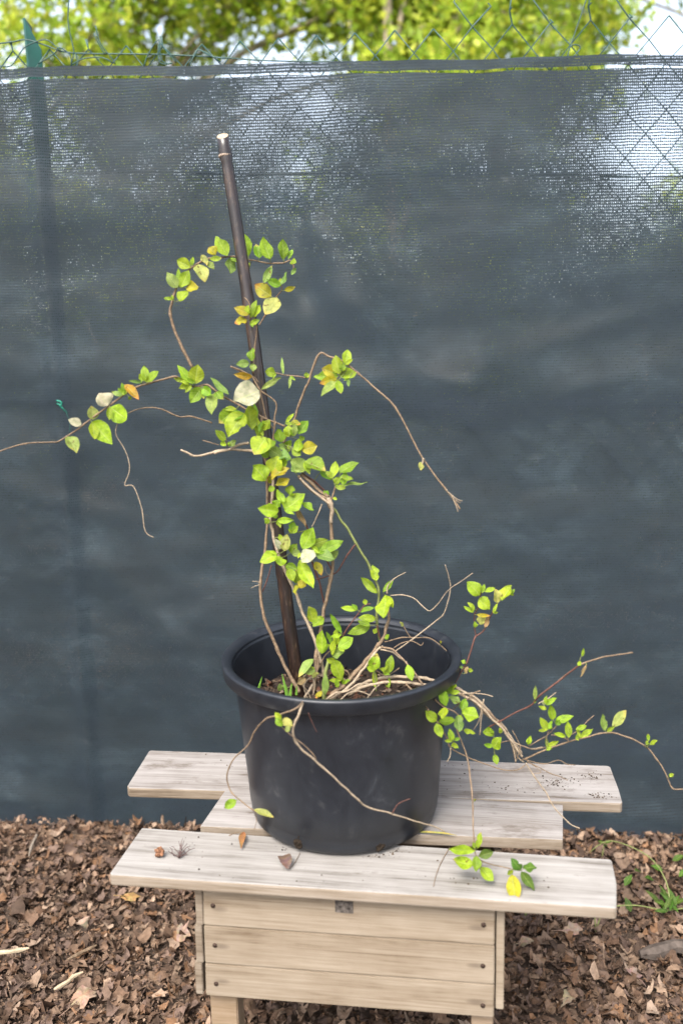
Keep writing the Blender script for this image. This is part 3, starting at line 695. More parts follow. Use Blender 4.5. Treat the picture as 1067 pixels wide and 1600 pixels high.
for i in range(3):
    (x0, y0), (x1, y1), (x2, y2), (x3, y3) = Ls[i], Rs[i], Rs[i + 1], Ls[i + 1]
    tl, tr = fz(x0, y0 + gap), fz(x1, y1 + gap)
    if i == 0: tl.z = min(tl.z, zt_); tr.z = min(tr.z, zt_)
    o = panel('front_board', tl, tr, fz(x2, y2 - gap), fz(x3, y3 - gap), .016, M['board'], bench, .0018)
    for sx, sy in ((((333, 1415), (336, 1477), (338, 1537))[i]), (((755, 1445), (754, 1509), (754, 1571))[i])):
        q = fz(sx, sy); bm = bmesh.new()
        bmesh.ops.create_cone(bm, cap_ends=True, segments=12, radius1=.0042, radius2=.0036, depth=.002, matrix=Matrix.Rotation(R(90), 4, 'X'))
        bmesh.ops.create_cube(bm, size=1, matrix=Matrix.Translation((0, -.0011, 0)) @ Matrix.Diagonal((.005, .0006, .0012, 1)))
        s = bm_obj('screw', bm, M['screw'], None, True); s.parent = o
        s.location = Matrix.Rotation(-math.atan2(u_.y, u_.x), 3, 'Z') @ (q - o.location) + Vector((0, -.0004, 0))
# square plugged batten end under the plank edge
a_, b_ = fr(523, 1404, -.0012), fr(552, 1428, -.0012)
panel('batten_end', Vector((a_.x, a_.y, a_.z)), Vector((b_.x, b_.y, a_.z)), b_, Vector((a_.x, a_.y, b_.z)), .004, M['end'], bench, .0008)
# side boards
inner = .43
def side(xc, th, ys_, off, depth, mt):
    for (yt, yb) in ys_:
        t = fr(xc, yt, off); b = fr(xc, yb, off); t.z = min(t.z, zt_)
        tl = Vector((t.x, t.y, t.z)); bl = Vector((t.x, t.y, b.z))
        o = panel('side_board', tl, tl + u_ * th, bl + u_ * th, bl, depth, mt, bench, .0012)
side(304.0, .0125, [(1390, 1444.7), (1445, 1503.7), (1504, 1553)], .001, inner, M['plank_edge'])
side(775.5, .0125, [(1420, 1577)], .004, inner, M['board'])
tlb = fr(318, 1400, inner - .02); trb = fr(768, 1400, inner - .02)
zb0, zb1 = zt_, fr(540, 1570).z
LB = P0 + nrm * (inner - .018)
for i in range(3):
    z0 = zb0 + (zb1 - zb0) * i / 3 - .0006; z1 = zb0 + (zb1 - zb0) * (i + 1) / 3 + .0006
    a = fz(318, 1400) + nrm * (inner - .02); b = fz(771, 1400) + nrm * (inner - .02)
    panel('back_board', Vector((a.x, a.y, z0)), Vector((b.x, b.y, z0)), Vector((b.x, b.y, z1)), Vector((a.x, a.y, z1)), .016, M['board'], bench)
def leg(x0p, x1p, yy, back):
    a = fr(x0p, yy, .0175); b = fr(x1p, yy, .0175); wd = (b - a).length
    a = a + nrm * back
    tl = Vector((a.x, a.y, zt_ - .01)); bl = Vector((a.x, a.y, ground_h(a.x, a.y) - .06))
    panel('leg', tl, tl + u_ * wd, bl + u_ * wd, bl, .04, M['leg'], bench, .002)
leg(329, 371, 1570, 0); leg(736, 770, 1592, 0); leg(329, 371, 1570, .335); leg(736, 770, 1592, .335)

# ---------------------------------------------------------------- black plastic pot
rimc = atY(532, 1038, 1.51); basec_z = ZT + .0035
pc = Vector((rimc.x + .002, 1.526, 0)); ZR = rimc.z + .0225
pot = empty('plant_pot', (pc.x, pc.y, basec_z)); HP = ZR - basec_z
def lathe(name, prof, mt, parent, seg=96, jitter=0.0):
    V, Fc = [], []; k = len(prof)
    for i in range(seg):
        a = 2 * math.pi * i / seg; jr = 1 + jitter * mnoise.noise(Vector((math.cos(a) * 1.5, math.sin(a) * 1.5, 3)))
        for r, z in prof:                                   # the soft pot is a little out of true
            yy = r * jr * math.sin(a); V.append((r * jr * math.cos(a), yy - .016 * z / HP, z * (1 + .11 * yy)))
    for i in range(seg):
        for j in range(k - 1):
            i2 = (i + 1) % seg; Fc.append((i * k + j, i2 * k + j, i2 * k + j + 1, i * k + j + 1))
    return mesh_obj(name, V, Fc, mt, parent, True)
rb, rt_ = .167, .191
def rw(z): return rb + (rt_ - rb) * (z / HP)
lathe('wall', [(0.0, .012), (.12, .012), (.128, .006), (.140, 0), (rb - .012, 0), (rb - .006, .0015), (rb - .0015, .007), (rw(.02), .018), (rw(.0342), .0342), (rw(.035) + .0008, .035), (rw(.08), .08), (rw(.14), .14),
                  (rw(.2), .2), (rw(HP - .03), HP - .03), (rw(HP - .008), HP - .008)], M['pot'], pot, 96, .006)
lathe('rim', [(rw(HP - .03) - .0005, HP - .0245), (.2030, HP - .0265), (.2068, HP - .0262), (.2082, HP - .0245), (.2096, HP - .008), (.2102, HP - .0045), (.2098, HP - .0022), (.2082, HP - .0006), (.2050, HP - .0002), (.1985, HP - .0016), (.1940, HP - .0045), (.1905, HP - .011), (.1885, HP - .016)], M['pot'], pot, 128, .004)
lathe('lining', [(.1885, HP - .016), (rw(HP * .6) - .004, HP * .6), (rw(.02) - .004, .02)], M['pot'], pot, 96, .004)
hole_m = simple('drain_hole_soil', (.022, .016, .011), .95, .1, .6, 300, bmp=1.0)
for px, py in ((447, 1309), (603, 1313)):
    q = atY(px, py, 1.345); ang = math.atan2(q.y - pc.y, q.x - pc.x); bm = bmesh.new()
    for k in range(16):
        bmesh.ops.create_icosphere(bm, subdivisions=1, radius=random.uniform(.0025, .0048), matrix=Matrix.Translation((random.uniform(-.004, .004), random.uniform(-.001, .002), random.uniform(-.009, .008))) @ Matrix.Rotation(random.random() * 3, 4, 'X'))
    bmesh.ops.create_cone(bm, cap_ends=True, segments=14, radius1=.0085, radius2=.0075, depth=.004, matrix=Matrix.Diagonal((1, 1, 1.3, 1)) @ Matrix.Rotation(R(90), 4, 'X'))
    o = bm_obj('drain_hole', bm, hole_m, pot); z = .021
    o.location = ((rw(z) - .0015) * math.cos(ang), (rw(z) - .0015) * math.sin(ang), z); o.rotation_euler = (0, 0, ang + math.pi / 2); o.scale = (1.25, 1.0, 1.55)
tag(pot, 'black round plastic nursery pot with rolled rim standing on the wooden stand', 'plant pot')
# soil
ZS = basec_z + .200
def soil_h(x, y): return ZS + .012 * mnoise.noise(Vector((x * 18, y * 18, 2))) + .018 * math.exp(-((x - pc.x + .01) ** 2 + (y - pc.y + .03) ** 2) / .004)
V = [Vector((pc.x, pc.y, soil_h(pc.x, pc.y)))]; Fc = []
for ri in range(1, 13):
    for k in range(60):
        a = 2 * math.pi * k / 60; r = .1795 * ri / 12; x, y = pc.x + r * math.cos(a), pc.y + r * math.sin(a); V.append(Vector((x, y, soil_h(x, y))))
Fc = [(0, 1 + k, 1 + (k + 1) % 60) for k in range(60)]
for ri in range(11):
    for k in range(60): b = 1 + ri * 60; Fc.append((b + k, b + 60 + k, b + 60 + (k + 1) % 60, b + (k + 1) % 60))
rnd = random.Random(3); Cs = [(.035, .024, .017)] * len(V)
for q in range(900):                                        # crumbs, bark and old leaf bits on the soil
    a, r = rnd.uniform(0, 6.28), .172 * math.sqrt(rnd.random()); x, y = pc.x + r * math.cos(a), pc.y + r * math.sin(a)
    P, f = litter_piece(rnd, .003 + .011 * rnd.random() ** 3)
    rot = Matrix.Rotation(rnd.uniform(0, 6.28), 3, 'Z') @ Matrix.Rotation(rnd.gauss(0, .6), 3, 'X'); b = len(V)
    c = rnd.choice([(.035, .024, .018), (.05, .034, .024), (.08, .052, .033), (.17, .125, .085), (.03, .021, .017), (.10, .045, .026)])
    for p in P: V.append(rot @ p + Vector((x, y, soil_h(x, y) + .004))); Cs.append(c)
    Fc += [tuple(b + i for i in t) for t in f]
tag(mesh_obj('potting_soil', V, Fc, M['litter'], None, False, None, Cs), 'dark potting soil with bark crumbs and dead stalks inside the black pot', 'soil', kind='stuff')

# ---------------------------------------------------------------- dark bamboo cane
CT, CB = atY(347, 206, 1.60), atY(468, 1062, 1.535)
cane = empty('bamboo_cane', CB); ci = Matrix.Translation(-CB); tag(cane, 'dark brown bamboo cane leaning out of the pot with pale cut top', 'cane')
m_, n_, l_, p_, o_ = mat('dark_bamboo')
v_ = scaled_coord(n_, l_, (1, 1, .25)); a1 = noise_t(n_, l_, v_, 60, 6, .7); a2 = noise_t(n_, l_, v_, 260, 3, .6)
r_ = ramp(n_, [(.34, (.007, .0045, .004)), (.55, (.019, .0105, .008)), (.70, (.065, .036, .020))]); l_.new(a1, r_.inputs[0])
s_ = ramp(n_, [(.60, (0, 0, 0)), (.68, (1, 1, 1))]); l_.new(a2, s_.inputs[0])
l_.new(mix_c(n_, l_, math_n(n_, l_, 'MULTIPLY', s_.outputs[0], .4), r_.outputs[0], (.12, .08, .045)), p_.inputs['Base Color'])
p_.inputs['Roughness'].default_value = .30; bump(n_, l_, a2, .15, .001, p_); M['bamboo'] = m_
M['cut'] = simple('pale_cut_bamboo', (.34, .27, .18), .8, .2, .25, 400, bmp=.5)
cdir = (CB - CT); NODES = [.042, .30, .56, .80]
pts, rad = [], []
for i in range(81):
    t = i / 80 * 1.06; p = CT + cdir * t + Vector((.004 * math.sin(t * 5), 0, 0)); r = .0098 + .0024 * t
    for nd in NODES: r += .0021 * math.exp(-((t - nd) / .006) ** 2) - .0007 * math.exp(-((t - nd - .010) / .006) ** 2)
    pts.append(p); rad.append(r)
del pts[1], rad[1]
V, Fc = tube_data(pts, rad, 16)
def slant(vs):                                              # the top is sawn off at a slant
    for v in vs: v += cdir.normalized() * (.70 * -(v.y - CT.y) + .0070)
slant(V[:16]); o = mesh_obj('culm', V, Fc, M['bamboo'], cane); o.matrix_parent_inverse = ci
tdir = cdir.normalized()
V, Fc = tube_data([CT - tdir * .0006, CT + tdir * .0002], [.0093, .0098], 16); slant(V); o = mesh_obj('cut_end', V, Fc, M['cut'], cane, False); o.matrix_parent_inverse = ci
c0 = CT + cdir * .0415; V, Fc = tube_data([c0 - tdir * .0022, c0, c0 + tdir * .0022], [.0112, .0120, .0112], 16); o = mesh_obj('node_ring', V, Fc, simple('pale_node', (.26, .20, .15), .7, .3, .6, 300), cane); o.matrix_parent_inverse = ci

# ---------------------------------------------------------------- the climbing plant: stems and leaves traced as (x, y) in local frames
FR = {'A': (230, 340, 260 / 1067), 'B': (0, 540, 300 / 1067), 'C': (260, 520, 320 / 1067), 'D': (380, 720, 240 / 1067), 'E': (340, 900, 300 / 1067),
      'F': (560, 860, 280 / 1067), 'G': (780, 980, 287 / 1067), 'H': (330, 1080, 360 / 1067), 'I': (640, 1040, 280 / 1067), 'K': (560, 1160, 440 / 1067), 'Z': (0, 0, 1)}
def fx(f, x, y): ox, oy, s = FR[f]; return ox + x * s, oy + y * s
root = atY(500, 1085, 1.47); root.z = soil_h(root.x, root.y)
plant = empty('climbing_plant', root); pinv = Matrix.Translation(-root)
tag(plant, 'straggling climber with yellow green leaves growing from the pot up the cane', 'plant')
STEMS = []      # (object, [(px, py, Y)])
def stem(f, pts, Y, r0, r1=None, m='stem', sides=6):
    """Y: one depth, or (start, end), or a list with one depth per point (metres from the camera plane)"""
    n = len(pts); P2 = [fx(f, x, y) for x, y in pts]
    Ys = list(Y) if isinstance(Y, (list, tuple)) and len(Y) == n and n > 2 else ([Y[0] + (Y[1] - Y[0]) * i / (n - 1) for i in range(n)] if isinstance(Y, (list, tuple)) else [Y] * n)
    P3 = [atY(px, py, yy) for (px, py), yy in zip(P2, Ys)]
    pts3 = catmull(P3, 5); k = len(pts3); r1 = r0 * .7 if r1 is None else r1; rad = []
    for i in range(k):
        r = r0 + (r1 - r0) * i / (k - 1); r *= 1 + .12 * mnoise.noise(pts3[i] * 90)
        if i % 9 == 5: r *= 1.28                          # nodes
        rad.append(r); 
        if 0 < i < k - 1: pts3[i] = pts3[i] + Vector((mnoise.noise(pts3[i] * 60), mnoise.noise(pts3[i] * 60 + Vector((9, 0, 0))), mnoise.noise(pts3[i] * 60 + Vector((0, 9, 0))))) * r0 * .7
    V, Fc = tube_data(pts3, rad, sides)
    o = mesh_obj('stem', V, Fc, M[m] if m == 'stem' or m.startswith('stem') else M[m], plant); o.matrix_parent_inverse = pinv
    samp = []
    for (a, b, ya, yb) in zip(P2, P2[1:], Ys, Ys[1:]):
        for t in range(8): s = t / 8; samp.append((a[0] + (b[0] - a[0]) * s, a[1] + (b[1] - a[1]) * s, ya + (yb - ya) * s))
    samp.append((*P2[-1], Ys[-1])); STEMS.append((o, samp)); return o
YS = 1.565                                                # depth of the cane around half height
# left arch over the cane
stem('A', [(290, 960), (235, 850), (165, 695), (150, 600), (156, 545), (180, 470), (215, 400), (275, 330), (335, 288), (400, 262), (480, 256), (550, 248), (650, 270), (780, 290), (880, 287), (918, 278), (938, 310), (925, 360)], [1.54, 1.54, 1.54, 1.54, 1.54, 1.545, 1.55, 1.56, 1.57, 1.58, 1.60, 1.62, 1.62, 1.61, 1.60, 1.60, 1.60, 1.60], .0026, .0010, 'stem')
stem('A', [(718, 690), (760, 625), (830, 505), (862, 465), (850, 430), (760, 400), (748, 420)], 1.575, .0013, .0008, 'stem')
stem('A', [(680, 1000), (690, 830), (702, 700), (662, 660), (660, 560), (625, 512)], [1.55, 1.55, 1.55, 1.54, 1.535, 1.535], .0016, .0008, 'stem')
stem('A', [(535, 955), (600, 985), (680, 1020), (712, 1055)], 1.53, .0014, .0014)
# long left shoots
stem('B', [(0, 588), (140, 545), (300, 537), (330, 530), (440, 460), (490, 420), (600, 340), (680, 280), (750, 235), (830, 210), (960, 175), (1000, 185), (1067, 235)], (1.44, 1.54), .0010, .0020, 'stem')
stem('Z', [(-40, 712), (0, 705)], 1.44, .0009, .0010, 'stem')
stem('B', [(1180, 430), (1067, 395), (990, 395), (920, 360), (850, 345), (780, 350), (715, 375)], (1.54, 1.50), .0014, .0008, 'stem')
stem('B', [(660, 400), (655, 430), (645, 490), (690, 570), (715, 630), (720, 700), (695, 775), (745, 785), (790, 910), (808, 1030), (855, 1066)], (1.49, 1.47), .0007, .0008, 'stem_pale')
# middle
stem('C', [(100, 265), (150, 280), (210, 270), (260, 305), (330, 350), (410, 395), (480, 430), (560, 465), (620, 487)], (1.54, 1.53), .0018, .0016)
stem('C', [(335, 175), (390, 195), (450, 235), (490, 300), (570, 362), (565, 450), (560, 520)], 1.525, .0014, .0012)
stem('C', [(515, 205), (575, 210), (620, 220), (690, 228), (735, 235)], 1.53, .0008, .0012)
stem('C', [(600, 600), (630, 520), (665, 445), (700, 350), (745, 240), (795, 110), (850, 125), (920, 150), (985, 200), (1067, 270), (1190, 390), (1334, 650), (1467, 835), (1530, 920)], [1.53, 1.53, 1.53, 1.525, 1.52, 1.52, 1.515, 1.51, 1.505, 1.50, 1.48, 1.46, 1.44, 1.43], .0021, .0012, 'stem')
stem('Z', [(697, 765), (706, 778), (719, 786)], 1.435, .0012, .0007, 'stem_pale')
stem('Z', [(700, 769), (712, 779), (722, 783)], 1.432, .0011, .0006, 'stem_pale')
stem('Z', [(706, 774), (711, 788), (716, 800)], 1.432, .0010, .0006, 'stem_pale')
stem('Z', [(662, 716), (660, 724), (656, 731)], 1.455, .0022, .0006, 'stem_pale')
stem('C', [(470, 620), (450, 612), (330, 608), (240, 625), (160, 642), (110, 625), (75, 612)], 1.51, .0026, .0016, 'stem_pale')
stem('C', [(430, 572), (380, 582), (330, 606), (250, 628)], 1.508, .0024, .0020, 'stem_pale')
stem('C', [(190, 560), (230, 572), (275, 585)], 1.51, .0007, .0007)
stem('C', [(320, 600), (312, 560), (305, 540)], 1.505, .0007, .0008)
stem('C', [(560, 500), (520, 440), (490, 300)], 1.54, .0012, .0010)
stem('C', [(500, 440), (495, 520), (510, 640), (545, 740), (560, 800)], 1.52, .0022, .0024, 'stem')
stem('C', [(600, 650), (560, 560), (570, 460)], 1.525, .0016, .0012, 'stem')
# uprights from the pot
stem('D', [(165, 60), (166, 180), (165, 420), (155, 600), (130, 760), (120, 900), (140, 1060), (170, 1150), (225, 1280), (290, 1425), (345, 1530), (390, 1610)], [1.53, 1.53, 1.53, 1.52, 1.51, 1.505, 1.50, 1.50, 1.50, 1.50, 1.495, 1.49], .0018, .0034, 'stem')
stem('D', [(197, 725), (165, 830), (135, 910)], 1.51, .0009, .0010, 'stem_red')
stem('D', [(115, 860), (85, 870), (55, 885)], 1.50, .0006, .0004, 'stem_pale')
stem('D', [(115, 850), (95, 838), (62, 838)], 1.50, .0006, .0004, 'stem_pale')
stem('D', [(215, 60), (205, 220), (190, 400), (205, 500), (240, 640), (300, 780), (370, 930), (415, 1067), (460, 1150), (512, 1290), (545, 1400), (560, 1470), (565, 1600)], [1.51, 1.50, 1.50, 1.50, 1.49, 1.485, 1.48, 1.48, 1.475, 1.47, 1.47, 1.47, 1.47], .0024, .0028, 'stem_pale')
stem('D', [(400, 95), (480, 165), (550, 225), (605, 285), (612, 420), (622, 600), (620, 780), (590, 900), (555, 1067), (530, 1200), (510, 1330), (500, 1470), (490, 1610)], [1.51, 1.505, 1.50, 1.495, 1.495, 1.495, 1.49, 1.485, 1.48, 1.475, 1.47, 1.46, 1.46], .0026, .0033, 'stem')
stem('D', [(385, 105), (440, 170), (520, 235), (570, 270), (605, 330)], 1.495, .0024, .0030, 'stem')
stem('D', [(410, 85), (500, 150), (560, 205), (600, 250)], 1.515, .0018, .0016, 'stem_red')
stem('D', [(395, 120), (470, 195), (545, 260), (600, 300)], 1.488, .0016, .0022, 'stem_pale')
stem('D', [(590, 255), (605, 300), (612, 360), (618, 430)], 1.490, .0046, .0022, 'stem_pale')
stem('D', [(610, 310), (640, 350), (720, 470), (800, 600), (860, 700), (900, 790), (935, 870), (938, 960), (925, 1067), (935, 1180), (950, 1250)], (1.495, 1.53), .0021, .0024, 'stem_green')
stem('D', [(780, 582), (720, 660), (640, 780), (520, 818), (500, 830)], 1.50, .0015, .0009, 'stem_red')
stem('D', [(580, 690), (605, 735), (630, 785)], 1.49, .0014, .0014, 'stem_red')
stem('D', [(330, 290), (365, 330), (440, 450), (475, 560), (480, 700), (530, 850), (562, 990)], 1.515, .0016, .0017, 'stem_red')
stem('D', [(548, 300), (510, 390), (478, 458)], 1.50, .0012, .0009, 'stem_pale')
stem('D', [(640, 180), (630, 220), (610, 290)], 1.49, .0013, .0014)
stem('D', [(575, 730), (570, 760), (590, 790), (620, 800)], 1.485, .0005, .0004, 'stem_pale')
# right-hand side of the pot
stem('E', [(600, 700), (640, 660), (700, 610), (790, 510), (870, 410), (905, 365), (932, 320), (952, 220), (945, 160), (930, 110)], [1.44, 1.44, 1.45, 1.47, 1.49, 1.50, 1.51, 1.52, 1.525, 1.53], .0040, .0022, 'stem')
stem('E', [(620, 690), (720, 625), (800, 530), (880, 420), (915, 390)], [1.435, 1.44, 1.46, 1.48, 1.49], .0026, .0018, 'stem_pale')
stem('E', [(885, 270), (897, 330), (910, 370)], 1.515, .0014, .0012, 'stem_red')
stem('F', [(-40, 840), (0, 812), (80, 772), (200, 755), (340, 755), (440, 770), (560, 810), (640, 850), (720, 900), (800, 985), (870, 1060), (930, 1150), (970, 1210)], [1.46, 1.455, 1.45, 1.45, 1.445, 1.44, 1.44, 1.435, 1.43, 1.43, 1.43, 1.43, 1.43], .0030, .0020, 'stem_pale')
stem('F', [(-60, 860), (0, 825), (120, 790), (270, 785), (390, 800), (480, 818), (560, 842), (640, 870), (720, 925), (800, 1010), (880, 1090), (940, 1180), (975, 1230)], [1.45, 1.445, 1.44, 1.435, 1.43, 1.43, 1.425, 1.425, 1.42, 1.42, 1.42, 1.42, 1.425], .0028, .0018, 'stem_pale')
stem('F', [(600, 850), (680, 890), (760, 950), (820, 1010), (880, 1080)], 1.425, .0022, .0020, 'stem')
stem('I', [(330, 180), (400, 235), (440, 280), (530, 350), (600, 440), (640, 540), (680, 575)], 1.43, .0016, .0012, 'stem_pale')
stem('I', [(690, 578), (740, 660), (800, 740), (850, 830), (910, 900), (960, 945), (1010, 970)], (1.425, 1.40), .0012, .0010, 'stem_pale')
stem('F', [(120, 575), (200, 590), (280, 665), (340, 740), (400, 820), (470, 905)], (1.49, 1.40), .0017, .0012, 'stem')
stem('F', [(130, 590), (200, 605), (260, 650), (285, 668)], 1.48, .0014, .0014, 'stem_pale')
stem('F', [(275, 785), (340, 860), (400, 930), (415, 950)], (1.435, 1.36), .0012, .0012, 'stem')
stem('F', [(215, 605), (330, 520), (460, 420), (510, 370), (545, 250), (540, 170), (515, 85)], (1.48, 1.44), .0012, .0007, 'stem_pale')
stem('F', [(155, 545), (260, 520), (340, 520), (420, 522), (480, 560), (525, 600)], (1.50, 1.46), .0011, .0007, 'stem')
stem('F', [(190, 270), (260, 265), (330, 285), (390, 340), (428, 358), (480, 310), (530, 240), (600, 190), (680, 135)], (1.52, 1.45), .0010, .0006, 'stem_pale')
stem('F', [(280, 130), (210, 170), (175, 210), (170, 260)], 1.52, .0007, .0012, 'stem_pale')
stem('F', [(210, 580), (260, 550), (320, 540), (370, 565), (385, 548)], 1.47, .0009, .0007, 'stem')
stem('F', [(262, 435), (290, 490), (312, 520)], 1.49, .0007, .0008, 'stem')
stem('F', [(610, 852), (680, 850), (740, 855), (800, 870)], 1.43, .0010, .0008, 'stem_pale')
stem('F', [(575, 790), (592, 760), (612, 720), (650, 650), (685, 540), (700, 508)], (1.45, 1.47), .0013, .0016, 'stem_red')
stem('F', [(700, 510), (690, 450), (688, 375)], 1.47, .0010, .0008, 'stem_red')
stem('F', [(700, 510), (742, 478), (782, 400), (825, 310), (845, 290)], 1.47, .0012, .0008, 'stem_red')
stem('F', [(690, 380), (715, 330), (722, 280), (735, 245)], 1.47, .0009, .0007, 'stem_red')
stem('E', [(640, 420), (690, 340), (740, 265), (790, 195), (820, 160), (850, 155)], 1.47, .0013, .0009, 'stem_red')
stem('E', [(560, 520), (600, 440), (640, 410)], 1.465, .0010, .0012, 'stem')
stem('E', [(660, 660), (680, 560), (680, 480)], 1.45, .0012, .0012, 'stem_green')
stem('E', [(880, 640), (874, 560), (868, 520)], 1.44, .0012, .0010, 'stem_green')
stem('E', [(880, 525), (920, 550), (950, 550), (1010, 510)], 1.445, .0009, .0008, 'stem')
stem('E', [(590, 690), (595, 600), (600, 540), (620, 470)], 1.45, .0040, .0028, 'stem_green', 8)
stem('E', [(540, 640), (545, 560), (560, 480), (550, 440)], 1.455, .0022, .0014, 'stem')
stem('E', [(500, 680), (480, 610), (520, 560), (540, 600), (530, 660)], 1.45, .0012, .0010, 'stem_pale')
stem('E', [(520, 690), (500, 640), (470, 600), (480, 560), (510, 540)], 1.455, .0011, .0009, 'stem_pale')
stem('E', [(600, 690), (660, 650), (720, 640), (780, 600), (840, 600)], 1.43, .0018, .0010, 'stem_pale')
stem('E', [(680, 690), (730, 650), (790, 640), (850, 665)], 1.42, .0012, .0009, 'stem_pale')
stem('E', [(830, 680), (870, 630), (900, 605)], 1.42, .0010, .0008, 'stem_pale')
stem('E', [(690, 520), (720, 530), (735, 560), (715, 580)], 1.47, .0014, .0012, 'stem')
stem('G', [(-60, 580), (0, 548), (100, 490), (180, 455), (230, 400), (370, 290), (440, 235), (500, 205), (600, 175), (690, 160), (775, 148)], (1.43, 1.36), .0015, .0010, 'stem_red')
stem('G', [(230, 400), (370, 290), (440, 235), (500, 205), (600, 175), (690, 160), (775, 148)], (1.404, 1.358), .0016, .0010, 'stem')
stem('G', [(130, 770), (160, 760), (250, 720), (400, 665), (520, 635), (620, 612), (720, 630), (830, 680), (900, 750), (960, 840), (1000, 935), (1067, 940), (1120, 960)], (1.43, 1.33), .0015, .0009, 'stem')
stem('G', [(225, 445), (280, 415), (328, 378)], 1.40, .0009, .0007, 'stem_pale')
stem('G', [(100, 678), (150, 695), (200, 710), (250, 702), (285, 695)], 1.42, .0009, .0008, 'stem')
stem('G', [(170, 690), (230, 655), (280, 625), (325, 580), (330, 565)], 1.41, .0009, .0008, 'stem')
stem('G', [(280, 700), (272, 650), (285, 600)], 1.41, .0008, .0007, 'stem')
stem('G', [(400, 664), (400, 640), (440, 610), (470, 590), (510, 545), (548, 512)], 1.40, .0010, .0007, 'stem')
stem('G', [(300, 625), (345, 632), (395, 652)], 1.40, .0008, .0008)
stem('G', [(455, 225), (470, 180), (488, 125)], 1.385, .0006, .0004, 'stem_green')
stem('G', [(150, 770), (260, 795), (340, 772), (390, 795), (440, 800)], 1.42, .0009, .0006, 'stem')
stem('G', [(160, 780), (200, 800), (300, 850), (350, 868), (395, 890)], 1.41, .0010, .0006, 'stem')
stem('G', [(180, 790), (240, 840), (200, 850)], 1.41, .0006, .0004, 'stem')
stem('G', [(75, 600), (120, 690), (110, 740), (95, 780)], 1.42, .0008, .0006, 'stem')
stem('G', [(60, 640), (80, 720), (95, 790)], 1.425, .0012, .0008, 'stem')
stem('I', [(270, 330), (285, 395), (340, 540), (355, 640), (370, 760), (377, 900), (378, 990), (384, 1070)], [1.40, 1.40, 1.39, 1.37, 1.34, 1.32, 1.30, 1.29], .0013, .0011, 'stem')
stem('I', [(160, 330), (190, 380), (220, 430), (245, 490), (340, 542), (430, 580), (560, 620), (640, 620), (690, 590)], (1.38, 1.42), .0012, .0008, 'stem')
stem('I', [(242, 490), (240, 540), (222, 572)], 1.385, .0009, .0006, 'stem_pale')
stem('I', [(440, 200), (430, 280), (415, 412)], 1.42, .0014, .0012, 'stem_pale')
stem('I', [(430, 240), (410, 330), (378, 382)], 1.415, .0008, .0006, 'stem_pale')
stem('I', [(600, 450), (622, 520), (630, 575)], 1.42, .0009, .0007, 'stem_pale')
stem('I', [(620, 455), (650, 470), (720, 495), (790, 485)], 1.42, .0008, .0007, 'stem_pale')
stem('I', [(600, 448), (555, 455), (505, 480)], 1.43, .0009, .0008, 'stem')
stem('I', [(420, 150), (380, 165), (340, 200), (300, 220), (260, 260)], 1.42, .0010, .0009, 'stem')
stem('I', [(150, 200), (200, 245), (260, 270), (290, 300)], 1.39, .0012, .0010, 'stem')
stem('I', [(245, 490), (262, 455), (250, 420)], 1.385, .0006, .0006, 'stem_green')
stem('I', [(500, 400), (498, 470), (505, 540)], 1.43, .0008, .0007, 'stem_green')
stem('K', [(436, 370), (440, 410), (448, 432), (480, 455), (560, 475), (612, 486)], (1.292, 1.275), .0010, .0008, 'stem')
# front of the pot
stem('H', [(470, -30), (440, 20), (415, 80), (388, 150), (380, 200), (410, 260), (480, 320), (570, 400), (665, 488), (730, 540), (840, 568), (940, 600), (1040, 630), (1080, 650)], [1.42, 1.36, 1.285, 1.28, 1.28, 1.28, 1.28, 1.285, 1.295, 1.305, 1.32, 1.335, 1.36, 1.37], .0020, .0011, 'stem_pale')
stem('H', [(838, 566), (868, 520), (922, 498)], 1.318, .0008, .0006, 'stem_red')
stem('H', [(330, 170), (385, 215), (430, 250), (470, 290), (485, 316)], 1.275, .0007, .0008, 'stem')
stem('H', [(445, 15), (405, 70), (330, 105), (250, 130), (200, 190), (170, 250), (100, 320), (72, 400), (90, 460), (130, 500), (190, 548), (208, 560)], [1.36, 1.285, 1.285, 1.30, 1.32, 1.33, 1.34, 1.345, 1.34, 1.33, 1.32, 1.32], .0013, .0010, 'stem')
stem('H', [(205, 560), (210, 600), (200, 640)], 1.32, .0006, .0004)
stem('H', [(450, 100), (470, 150), (490, 190)], 1.298, .0005, .0004, 'stem_red')

